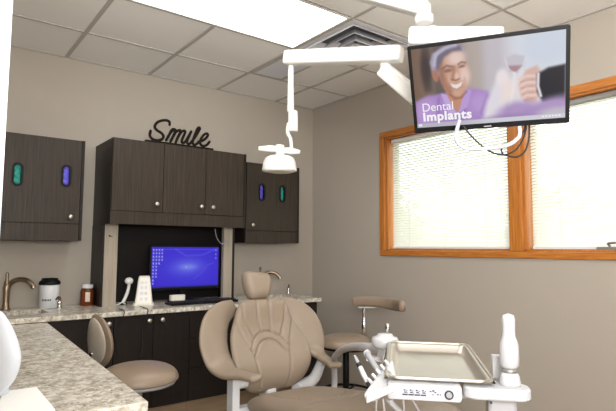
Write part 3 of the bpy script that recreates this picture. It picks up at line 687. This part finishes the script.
# assistant stool
c2 = at(346, 337, 3.62); z2 = c2.z+.02
t = thing('assistant_stool', (c2.x, c2.y, 0), 'tan stool with padded body support arm between chair and window wall', 'stool')
MB().cushion(cir(.19), lambda u, v, h: V(c2.x+u, c2.y+v, z2-.07+h), .07, .02, 96, 30, 3.2).build('seat', M['leather2'], t)
MB().lathe((c2.x, c2.y, z2-.105), [(.10,0),(.17,.01),(.18,.022),(.16,.03)], seg=48).build('seat_pan', M['black'], t)
W_ = V(0,0,1)
ap = [(at(355,301.5,3.70), W_, .062, .035), (at(366,301,3.66), W_, .07, .042), (at(380,302,3.60), W_, .075, .045), (at(393,304.5,3.50), W_, .078, .05), (at(401,306,3.36), W_, .075, .05), (at(402,306.5,3.24), W_, .062, .045)]
MB().ribbon(ap, 20, 8).build('support_arm', M['leather2'], t)
q = MB(); a0 = at(364, 309, 3.66); q.tube([a0+uz*.02, a0, a0-uz*.22], .011); q.cyl(a0-uz*.20, a0-uz*.06, .016)
q.tube([a0-uz*.2, V(a0.x, a0.y, z2-.10), V(c2.x, c2.y, z2-.095)], .012); q.build('arm_post', M['chrome'], t)
q = MB(); d = (at(380,308,3.66)-at(360,308,3.66)).normalized(); q.obox(a0+uz*.012+d*.02, d*.065, d.cross(uz)*.018, uz*.006); q.build('arm_plate', M['alu'], t, .002)
q = MB(); rr = [V(c2.x+.19*math.cos(2*PI*k/32), c2.y+.19*math.sin(2*PI*k/32), .36) for k in range(33)]
q.tube(rr, .009, 10, 2)
for k in range(3): a = 2*PI*k/3+.5; q.tube([V(c2.x, c2.y, .36), V(c2.x+.19*math.cos(a), c2.y+.19*math.sin(a), .36)], .007)
q.build('foot_ring', M['black'], t)
stool_base(t, c2, z2, 'black')

# ------------------------------------------------------------------ delivery unit, tray and instruments
psi = R(10); Fh = V(FW.x, FW.y, 0).normalized(); Rh = V(Fh.y, -Fh.x, 0)
ty = Fh*math.cos(psi)+Rh*math.sin(psi); tx = Rh*math.cos(psi)-Fh*math.sin(psi)
TN = at(439, 381.5, 1.35)           # middle of the tray's near edge
TZ = TN.z
def TR(u, v, h): return TN + tx*u + ty*v + uz*h
du = thing('delivery_unit', V(TR(0,.25,0).x, TR(0,.25,0).y, 0), 'white dental delivery unit on a swing arm beside the chair', 'dental delivery unit')
PW, PL = .27, .52
tr = MB(); rs = []
for k, h, r_ in ((0,0,.03),(.004,.004,.032),(.004,.007,.032),(-.006,.007,.026),(-.012,.002,.024),(-.020,-.018,.02),(-.03,-.0205,.016)):
    rs.append([TR(u, PL/2+v, h) for u, v in rrect(PW+2*k, PL+2*k, max(r_, .01), 6)])
bot = [TR(u*.02, PL/2+v*.02, -.021) for u, v in rrect(PW, PL, .03, 6)]
under = [[p-uz*.003 for p in r] for r in (rs[6], rs[5])] + [[p-uz*.003 for p in rs[4]]]
tr.rings(rs+[bot], False); tr.rings([[p-uz*.003 for p in bot]]+under+[rs[0]], False)
rim = [TR(u, PL/2+v, .006) for u, v in rrect(PW+.008, PL+.008, .034, 6)]; tr.tube(rim+[rim[0]], .0052, 10, 2)
tray = tag(tr.build('instrument_tray', M['steel']), 'empty rectangular steel instrument tray on the white delivery unit', 'tray')
# body under the tray
q = MB(); q.rings([[TR(u, PL*.42+v, h) for u, v in rrect(.25*k, PL*.72*k, .03, 5)] for h, k in ((-.052,.95),(-.048,1),(-.03,1),(-.0245,.97))], True, 0, False); q.build('tray_support', M['unit'], du)
# control panel in front
PF = V(TR(-.05, -.01, 0).x, TR(-.05, -.01, 0).y, 0)
pc = at(421, 392.5, 1.33); 
def PN(u, v, h): return pc + tx*u + uz*v - ty*h
q = MB(); q.rings([[PN(u, v, h) for u, v in rrect(.19*k, .041*k2, .008, 5, .008)] for h, k, k2 in ((-.06,.98,.95),(-.058,1,1),(.0,1,1),(.004,.98,.93))], True, 0, False); q.build('control_panel', M['unit'], du, .002)
q = MB(); q.prism(rrect(.145, .026, .006, 4, .008, 0), lambda u, v, d: PN(u, v, d), .0035, .0052); pn = q.build('keypad', M['lavd'], du)
q = MB()
for i in range(4):                                     # pictogram row
    u = -.04+.0155*i
    for (a, b, w_, h_) in ((-.002,.006,.005,.0035),(.004,.0045,.0025,.003),(.0,.0005,.007,.003),(-.001,-.0055,.014,.0036),(.005,-.001,.002,.002)):
        q.box((0,0,0),(0,0,0)) if False else q.prism([(u+a-w_/2, b-h_/2),(u+a+w_/2, b-h_/2),(u+a+w_/2, b+h_/2),(u+a-w_/2, b+h_/2)], lambda x, y, d: PN(x, y, d), .0053, .0058)
for (u, v, s_) in ((.024,.005,.0025),(.031,.007,.003),(.036,.003,.0025),(.03,-.003,.002),(.042,-.002,.0025),(.049,-.002,.002)):
    q.prism([(u-s_, v-s_*.6),(u+s_, v-s_*.6),(u+s_, v+s_*.6),(u-s_, v+s_*.6)], lambda x, y, d: PN(x, y, d), .0053, .0058)
q.build('pictogram', M['ink'], pn)
q = MB(); pb = PN(.07, -.001, .005); q.lathe(pb, [(.0115,0),(.0115,.003),(.009,.004)], -ty, 28); q.build('button_ring', M['ink'], pn)
q = MB(); q.lathe(pb-ty*.0042, [(.0078,0),(.0078,.002),(.006,.003)], -ty, 24); q.build('button', M['grey'], pn)
# right shelf, handle, upright
sc_ = at(495.8, 391.0, 1.34)
def SH(u, v, h): return sc_ + tx*u + ty*v + uz*h
q = MB(); q.rings([[SH(u, v, h) for u, v in rrect(.168*k, .075*k, .025, 6)] for h, k in ((-.015,.95),(-.011,1),(.010,1),(.0135,.97),(.014,.93))], True, 0, False); q.build('side_shelf', M['unit'], du)
hp = at(510.0, 385.5, 1.345)
q = MB().lathe(hp, [(.026,-.002),(.027,.008),(.024,.026),(.019,.034)], seg=28); q.build('handle_socket', M['unit'], du)
q = MB().lathe(hp, [(.018,.033),(.0195,.036),(.0195,.042),(.018,.044)], seg=28); q.build('handle_ring', M['alu'], du)
q = MB().lathe(hp, [(.017,.044),(.0235,.052),(.0245,.07),(.024,.105),(.021,.116),(.0165,.128),(.016,.150),(.0172,.172),(.014,.182),(.002,.187)], seg=28); q.build('grip_handle', M['unit'], du)
bq = at(497, 366, 1.43)
q = MB(); q.obox(bq, tx*.014, ty*.014, uz*.03); q.cyl(bq-uz*.075, bq-uz*.03, .010); q.build('syringe_post', M['unit'], du, .004)
uq = at(501, 405, 1.38)
q = MB(); q.rings([[V(uq.x, uq.y, 0)+tx*u+ty*v+uz*z for u, v in rrect(.074, .06, .012, 4)] for z in (sc_.z-.30, sc_.z-.02)], True, 0, False); q.build('upright_housing', M['unit'], du)
q = MB().lathe(at(491,402.5,1.347), [(.003,0),(.003,.004)], -ty, 12); q.build('screw', M['ink'], du)
# hub and swing arm
hc = at(385, 341, 1.92)
q = MB().lathe(hc-uz*.022, [(.044,0),(.05,.004),(.05,.028),(.046,.036),(.03,.04),(.028,.048),(.01,.05)], seg=36); q.build('swing_hub', M['unit'], du)
q = MB().cyl(hc-uz*.07, hc-uz*.02, .030); q.obox(hc-uz*.066-tx*.02, tx*.05, ty*.022, uz*.007); q.build('hub_bracket', M['unit'], du, .003)
k0 = at(387.5, 333, 1.92)
q = MB().lathe(k0-uz*.012, [(.004,0),(.004,.02),(.008,.026),(.009,.038),(.006,.046),(.001,.048)], seg=18); q.build('lock_knob', M['chrome'], du)
q = MB().tube([hc+V(0,0,-.03), at(365,347,2.08), at(352,347,2.35), at(343,349.5,2.62), at(337,354,2.86), at(334,361,3.02), V(at(334,361,3.08).x, at(334,361,3.08).y, .52), CF(.1,.38,.36)], .0175, 14, 8); q.build('swing_arm', M['unit'], du)
for (a, b, da, db) in (((386,349),(379,380),1.88,1.42),((393,349),(386,378),1.88,1.42)):
    q = MB().tube([at(*a, da), at((a[0]+b[0])/2, (a[1]+b[1])/2, (da+db)/2), at(*b, db)-uz*.006], .006); q.build('support_rod', M['chrome'], du)
# handpiece holder
hq = at(379, 382, 1.40)
hpoly = [at(393,360,1.50), at(380,372,1.45), at(364,394,1.36), at(366,402,1.35), at(376,401,1.345), at(392,390,1.36), at(397,382,1.40)]
nn = (at(380,380,1.40)-CAM).normalized()
q = MB(); q.rings([[p+nn*.02 for p in hpoly], [p-nn*.014 for p in hpoly]], True, 0, False); hh = q.build('handpiece_holder', M['unit'], du, .006)
q = MB()
for k in range(5):
    a = at(372+4.2*k, 383-4.6*k, 1.385+.015*k); q.tube([a, a+uz*.012-tx*.012], .005, 8)
q.obox(at(380,393.5,1.335), (at(394,386.5,1.335)-at(367,398,1.335))*.5, nn*.014, uz*.0105); q.build('holder_slot', M['unit'], du, .002)
# instruments held by the unit
t = thing('air_syringe', at(367,381,1.42), 'white handpiece with grey tip and black collar left of the holder', 'dental handpiece')
P = lambda f: at(354.5+13*f, 355.5+27*f, 1.46-.05*f)
MB().tube([P(0), P(.14), P(.3)], [.003,.005,.0055]).build('nozzle', M['grey'], t); MB().tube([P(.29), P(.35), P(.42)], .0072).build('collar', M['rubber'], t); MB().tube([P(.41), P(.7), P(1)], [.0068,.0075,.0072]).build('body', M['unit'], t); MB().tube([P(.99), P(1.1), P(1.3)], [.006,.005,.004]).build('hose_end', M['rubber'], t)
t = thing('suction_handpiece', at(377,371,1.44), 'grey tubular handpiece standing just behind the white holder', 'dental handpiece')
Q = lambda f: at(366.5+11.5*f, 352.5+18.5*f, 1.52-.08*f)
MB().tube([Q(0), Q(.08)], .011).build('cap', M['unit'], t); MB().tube([Q(.07), Q(.5), Q(1.1)], [.009,.009,.008]).build('body', M['grey'], t)
for pts, r_, nm in (([(389,399,1.36),(393,405,1.37),(401,413,1.4),(408,428,1.45)], .0085, 'supply_hose'), ([(403,399,1.36),(404,408,1.37),(403,420,1.4),(402,440,1.45)], .003, 'thin_tube'), ([(412,399,1.36),(416,406,1.37),(421,416,1.4),(428,440,1.45)], .003, 'thin_tube'), ([(377,399,1.36),(376,408,1.37),(377,425,1.4)], .003, 'thin_tube'), ([(383,399,1.36),(384,408,1.37),(386,425,1.4)], .003, 'thin_tube')):
    MB().tube([at(*p) for p in pts], r_, 10).build(nm, M['unit'], du)

# ------------------------------------------------------------------ overhead dental light and wall-facing advert monitor
dl = thing('dental_light', at(300, -32, 2.45), 'white overhead dental exam light on jointed ceiling arm', 'dental light')
def bar(a, b, hw, hh, name, mt, parent, bev=.012):
    a, b = Vector(a), Vector(b); d = (b-a); s = d.normalized().cross(uz).normalized(); n_ = s.cross(d.normalized()).normalized()
    return MB().obox((a+b)/2, d/2, s*hw, n_*hh).build(name, M[mt], parent, bev)
piv = at(428, 22, 2.05)
bar(at(300, -24, 2.38), at(426, 9, 2.05), .04, .034, 'ceiling_arm', 'white', dl)
cp = at(300, -24, 2.38); q = MB(); q.cyl((cp.x, cp.y, cp.z-.03), (cp.x, cp.y, HC), .04); q.lathe((cp.x, cp.y, HC-.012), [(.13,-.02),(.14,-.01),(.14,.012)], seg=36); q.build('ceiling_mount', M['white'], dl)
q = MB(); pv = at(424, 16, 2.05); q.lathe(pv-uz*.03, [(.03,0),(.036,.006),(.036,.03),(.028,.036),(.028,.06)], seg=28); q.build('pivot_joint', M['white'], dl)
colp = at(432, 60, 2.14)
q = MB(); q.cyl((colp.x, colp.y, at(432,122,2.14).z), (colp.x, colp.y, pv.z), .022); q.build('drop_column', M['white'], dl)
bar(at(440, 117, 2.16), at(383, 69, 2.36), .03, .036, 'lower_arm', 'white', dl)
q = MB(); jp = at(384, 70, 2.35); q.cyl(jp-uz*.02, at(384, 58, 2.35), .02); q.build('elbow_joint', M['white'], dl)
bar(at(286, 58.5, 2.62), at(402, 54, 2.28), .036, .036, 'light_beam', 'white', dl, .014)
la = at(291, 64, 2.61)
q = MB(); q.cyl(la+uz*.02, at(290.5,112,2.61), .013, .018); q.build('drop_rod', M['white'], dl)
q = MB(); q.rings([[at(293,121,2.61)+Rh*u+Fh*v+uz*z for u, v in rrect(.048, .05, .014, 4)] for z in (-.055,-.05,.04,.05)], True, 0, False); q.build('rod_knuckle', M['white'], dl, .004)
q = MB().tube([at(288.5,123,2.6), at(287.5,132,2.6), at(290.5,139,2.6), at(291.5,148,2.6)], .009); q.build('lamp_yoke', M['white'], dl)
lc = at(279.5, 158, 2.6)
hd = MB(); rs = []
for z, a, b in ((.052,.035,.03),(.050,.055,.042),(.040,.072,.056),(.018,.082,.066),(-.015,.087,.072),(-.026,.089,.075),(-.028,.085,.072)):
    rs.append([lc+Rh*a*math.cos(2*PI*j/40)+Fh*b*math.sin(2*PI*j/40)+uz*(z-.04+.0*j) for j in range(40)])
hd.rings(rs); hd.build('lamp_head', M['white'], dl)
q = MB(); q.lathe(lc-uz*.072, [(.07,0),(.078,.004),(.074,.006)], seg=40, sy=.85); q.build('lamp_lens', M['cream'], dl)
q = MB().cyl(at(280,156,2.6), at(280,145,2.6), .022); q.build('neck', M['white'], dl)
for (a, b) in (((281,149.5),(258.5,148.5)), ((281,150.5),(300,152))):
    q = MB().tube([at(*a, 2.6), at(a[0]*.5+b[0]*.5, a[1]*.5+b[1]*.5-.3, 2.59), at(*b, 2.58)], [.014,.017,.010]); q.build('handle', M['white'], dl)

ma, mb_ = -1.073, -.464
mr = V(math.cos(ma), math.sin(ma), 0); mn0 = V(math.sin(ma), -math.cos(ma), 0); mn = mn0*math.cos(mb_)+uz*math.sin(mb_); mu0 = uz*math.cos(mb_)-mn0*math.sin(mb_)
g = -.02; mrr = mr*math.cos(g)+mu0*math.sin(g); mu = mu0*math.cos(g)-mr*math.sin(g)
MC = at(485.8, 83.7, 1.906)
def MN(u, v, h): return MC + mrr*u + mu*v + mn*h
am = thing('advert_monitor', MN(0,0,-.05), 'black flat monitor on ceiling arm showing a Dental Implants advert', 'monitor')
q = MB(); q.prism(rrect(.56, .34, .006, 3), MN, -.032, 0); q.prism(rrect(.40, .22, .02, 3), MN, -.055, -.032); q.build('housing', M['black'], am, .002)
def ad_pic(U, Vv):
    A = 1.74; p = Pic(U, Vv, A); x, y = p.x, p.y
    p.over(np.ones_like(U), (158, 144, 134)); p.over(1-sst(.0, .5, x), (122, 98, 82)); p.over(sst(.18, .30, x)*(1-sst(.5, .62, x)), (104, 92, 88))
    p.over(sst(.62, .95, x), (196, 190, 196)); p.over(sst(1.0, 1.3, x), (226, 224, 230)); p.ell(1.55, .12, .35, .3, (206, 214, 226), .6); p.ell(.72, .25, .1, .5, (186, 172, 164), .7, 0, .7)
    p.over(sst(.1, .16, x)*(1-sst(.2, .26, x))*(1-sst(.5, .6, y)), (92, 80, 74)*1 if False else (98, 84, 76))
    p.ell(.16, .26, .06, .22, (66, 56, 54), .6, 0, .85)
    # shirt
    p.poly([(0,.66),(.15,.60),(.34,.58),(.56,.56),(.72,.55),(.88,.60),(1.0,.74),(1.02,1),(0,1)], (172, 138, 200), .03)
    p.ell(.13, .80, .13, .16, (188, 156, 214), .5, .3, .8); p.ell(.80, .74, .12, .12, (190, 160, 214), .6, .3, .7); p.line([(.30,.63),(.27,.85),(.29,1)], .03, (142, 108, 172), .02, .6); p.line([(.66,.62),(.60,.82),(.56,1)], .03, (138, 104, 170), .02, .6)
    p.line([(.88,.66),(.80,.86),(.9,1)], .02, (146, 114, 176), .02, .6)
    # neck and collar
    p.poly([(.38,.50),(.62,.48),(.62,.68),(.52,.84),(.42,.70)], (196, 142, 116), .015); p.poly([(.33,.58),(.40,.60),(.50,.84),(.42,.90)], (196, 168, 220), .01); p.poly([(.63,.54),(.70,.58),(.64,.78),(.53,.84)], (188, 158, 214), .01)
    # head
    p.poly([(.30,.38),(.24,.31),(.22,.18),(.26,.08),(.37,.02),(.52,-.01),(.62,.02),(.65,.12),(.66,.22),(.5,.24)], (164,156,176), .02)
    p.ell(.275, .355, .035, .075, (176, 122, 100), .3, -.2)
    p.poly([(.32,.24),(.35,.16),(.46,.09),(.60,.085),(.655,.20),(.685,.36),(.665,.49),(.62,.59),(.55,.64),(.47,.63),(.38,.53),(.33,.40)], (204, 160, 138), .02)
    p.poly([(.31,.26),(.36,.2),(.39,.34),(.42,.5),(.50,.64),(.40,.56),(.33,.42)], (150, 102, 82), .05, .8)
    p.ell(.54, .17, .10, .08, (232, 208, 200), .7, -.2, .9); p.ell(.63, .38, .06, .11, (232, 204, 194), .7, -.1, .9); p.ell(.45, .42, .05, .05, (216, 170, 148), .7, 0, .7)
    p.poly([(.30,.30),(.29,.16),(.35,.07),(.50,.01),(.60,.03),(.61,.085),(.50,.085),(.40,.14),(.355,.22)], (112, 104, 120), .025, .9)
    p.line([(.27,.22),(.30,.10),(.42,.035),(.54,.015)], .035, (196, 190, 210), .025, .9)
    p.line([(.37,.275),(.42,.245),(.49,.265)], .022, (110, 84, 76), .014, .7); p.line([(.56,.245),(.60,.222),(.645,.235)], .018, (120, 92, 84), .012, .8)
    p.ell(.435, .305, .055, .022, (134, 96, 82), .6, -.1, .75); p.ell(.60, .272, .042, .018, (140, 104, 92), .6, -.15, .8)
    p.line([(.51,.27),(.495,.36),(.48,.415)], .035, (164, 116, 98), .025, .7); p.ell(.535, .385, .022, .04, (232, 200, 188), .7, 0, .8); p.line([(.475,.42),(.52,.435),(.56,.42)], .014, (128, 82, 68), .012, .8)
    p.line([(.40,.40),(.42,.48),(.46,.56)], .018, (160, 112, 94), .02, .6); p.line([(.625,.41),(.635,.46),(.61,.52)], .014, (190, 146, 130), .016, .6)
    p.poly([(.435,.455),(.52,.49),(.615,.445),(.585,.52),(.525,.55),(.465,.525)], (178, 122, 108), .014, .8); p.poly([(.45,.464),(.52,.487),(.605,.453),(.578,.512),(.525,.540),(.475,.516)], (236, 226, 222), .010)
    p.ell(.52, .60, .06, .03, (210, 166, 146), .7, 0, .7); p.line([(.44,.60),(.50,.66),(.58,.65),(.64,.58)], .02, (132, 90, 76), .02, .7)
    # pale sleeve and hands
    p.poly([(.80,1),(.88,.72),(.98,.50),(1.05,.42),(1.16,.50),(1.12,.72),(1.06,1)], (226, 220, 228), .04); p.ell(1.06, .46, .07, .10, (236, 226, 228), .5)
    p.ell(1.14, .62, .09, .14, (238, 222, 218), .6, .4)
    p.poly([(1.10,.24),(1.20,.20),(1.32,.24),(1.30,.36),(1.22,.43),(1.13,.38)], (196, 190, 200), .02, .8); p.poly([(1.13,.33),(1.28,.34),(1.22,.42),(1.15,.39)], (160, 112, 116), .02, .7); p.line([(1.1,.25),(1.13,.36),(1.2,.43),(1.28,.37),(1.32,.25)], .014, (236, 236, 244), .012, .5); p.line([(1.20,.42),(1.18,.6),(1.14,.8)], .03, (238, 236, 242), .02, .5)
    p.poly([(1.24,.56),(1.32,.40),(1.44,.36),(1.50,.46),(1.50,.66),(1.42,.78),(1.32,.80),(1.26,.70)], (216, 180, 168), .025)
    for k in range(4): p.line([(1.25+.012*k,.50+.075*k),(1.33,.47+.075*k),(1.42,.48+.075*k)], .034, (232, 204, 196), .016); p.line([(1.26+.012*k,.535+.075*k),(1.40,.515+.075*k)], .009, (180, 136, 124), .009, .6)
    p.poly([(1.44,.46),(1.56,.40),(1.74,.38),(1.74,.80),(1.50,.80),(1.44,.66)], (34, 32, 38), .025); p.line([(1.455,.46),(1.45,.6),(1.48,.72)], .03, (224, 220, 228), .012)
    p.ell(1.55, .88, .30, .12, (178, 152, 198), .5, -.3); p.ell(1.2, .88, .22, .11, (166, 134, 190), .5, -.2, .8); p.ell(1.66, .96, .2, .09, (196, 190, 202), .5); p.ell(1.1,.97,.3,.06,(150,124,170),.6,0,.7)
    p.over(sst(.94, .95, y), (186, 184, 196)); p.over(sst(.94, .95, y)*sst(.4, 1.0, x)*.6, (226, 226, 234)); p.over(((x > .015)*(x < .06)*(y > .95)*(y < .985)).astype(float), (240, 240, 246))
    for k in range(6): p.ell(1.50+.036*k, .968, .012, .010, (246, 246, 250), .4)
    return p.C
SWd, SHt = .532, .306
raster('screen', 240, 138, ad_pic, SWd, SHt, lambda u, v: MN(u, v+.004, .0012), M['scr'], am)
def text_on(txt, x, y, size, off, name, parent, frame, mt, sp=1, wx=1):
    cu = bpy.data.curves.new(name, 'FONT'); cu.body = txt; cu.size = size; cu.offset = off; cu.space_character = sp; cu.extrude = .0003
    ob = bpy.data.objects.new(name, cu); col.objects.link(ob); dg = bpy.context.evaluated_depsgraph_get()
    me = bpy.data.meshes.new_from_object(ob.evaluated_get(dg)); bpy.data.objects.remove(ob)
    L0 = world_loc(parent)
    for v in me.vertices: v.co = frame(x+v.co.x*wx, y+v.co.y, v.co.z) - L0
    me.materials.clear(); me.materials.append(mt); o = bpy.data.objects.new(name, me); col.objects.link(o); o.parent = parent; return o
TX = lambda u, v, h: MN(u, v, .0022+h)
text_on('Dental', -.243, -.085, .047, -.0001, 'lettering', am, TX, M['text'], 1.0, .97)
text_on('Implants', -.242, -.123, .048, .0016, 'lettering', am, TX, M['text'], 1.08, 1.06)
q = MB(); q.prism(rrect(.028, .004, .001, 2, 0, -.1615), MN, .0002, .0008); q.build('bezel_badge', M['grey'], am)
# arm behind the screen
bar(at(408.5, 37, 2.06), at(503, 37.5, 1.99), .03, .036, 'mount_arm', 'white', am)
q = MB(); e_ = at(490, 44, 2.0); q.cyl(e_, MN(.02, .0, -.05), .022); q.obox(MN(0,0,-.062), mrr*.05, mu*.05, mn*.008); q.build('mount_bracket', M['white'], am, .002)
hdl = [MN(-.10,-.12,-.045), at(456,134,1.93), at(458,143,1.93), at(467,148.5,1.93), at(485,148.5,1.93), at(505,146,1.92), at(516,140,1.92), at(520,132,1.92), MN(.10,-.12,-.045)]
MB().tube(hdl, .0075, 12).build('loop_handle', M['loop'], am)
def CB(x, y): return (440+x/5.13, 120+y/5.13)
for pts in ([(120,30),(150,70),(200,120),(265,165),(325,178),(380,160),(420,110),(438,60),(445,20)], [(440,20),(425,65),(390,105),(332,130),(315,155),(325,178)], [(325,178),(390,190),(435,160),(456,95),(458,20)]):
    P = [at(*CB(*q), 1.94) for q in pts]
    MB().tube(P, .0032, 8).build('cable', M['rubber'], am)
P = [at(*CB(*q), 1.95) for q in [(446,25),(442,100),(425,150),(432,200)]]

# ------------------------------------------------------------------ left foreground
pp = [on_z(4,392,PT), on_z(36.5,387.5,PT), on_z(55,410,PT), on_z(60,440,PT), on_z(-20,440,PT)]
q = MB(); q.rings([[p+uz*.0008 for p in pp], [p+uz*.0022 for p in pp]], True, 0, False); tag(q.build('paper_sheet', M['paper']), 'blank white sheet lying on the granite counter at lower left', 'paper')
wc = at(6, 356, 1.50); t = thing('equipment_cover', V(wc.x, wc.y, PT), 'rounded bluish white plastic shell at the left edge above the granite', 'equipment')
sd = (Rh*.88 - Fh*.47).normalized(); nrm = sd.cross(uz)
eo = [(-.13,.08),(-.06,.128),(-.015,.108),(.025,.068),(.05,.030),(.060,-.002),(.054,-.035),(.034,-.07),(.0,-.10),(-.05,-.12),(-.12,-.10),(-.16,0)]
MB().cushion(eo, lambda u, v, h: wc+sd*u+uz*v+nrm*h, .03, .03, 96, 26, 3).build('shell', M['coolw'], t)
q = MB(); fz = PT+.0025; q.lathe((wc.x-.09*sd.x, wc.y-.09*sd.y, fz), [(.06,0),(.06,.008),(.02,.014),(.015,wc.z-PT-.12)], seg=28); q.build('foot', M['coolw'], t)

# ------------------------------------------------------------------ light
wd = bpy.data.worlds.new('daylight'); sc.world = wd; wd.use_nodes = True; nt = wd.node_tree
bg = nt.nodes['Background']; bg.inputs['Color'].default_value = (.92, .97, 1.0, 1); bg.inputs['Strength'].default_value = 5.0
def area(name, loc, rot, sx, sy, power, colr):
    l = bpy.data.lights.new(name, 'AREA'); l.shape = 'RECTANGLE'; l.size = sx; l.size_y = sy; l.energy = power; l.color = colr
    o = bpy.data.objects.new(name, l); col.objects.link(o); o.location = loc; o.rotation_euler = rot; return o
# the photographer's flash bounced off the ceiling, and the bright doorway behind the camera
area('bounce_flash', (-3.1, -4.7, 1.7), V(.28, .40, .87).to_track_quat('-Z', 'Y').to_euler(), .9, .9, 175, (1, .985, .96))
area('doorway_light', (-3.68, -4.7, 1.25), V(.86, .5, 0).to_track_quat('-Z', 'Y').to_euler(), 1.3, 2.0, 68, (.95, .98, 1))
sc.view_settings.view_transform = 'Standard'; sc.view_settings.look = 'None'; sc.view_settings.gamma = 1; sc.view_settings.exposure = -0.12
sc.view_settings.use_curve_mapping = False
sc.cycles.use_denoising = True
sc.cycles.max_bounces = 8; sc.cycles.diffuse_bounces = 5; sc.cycles.transparent_max_bounces = 8; sc.cycles.sample_clamp_indirect = 6
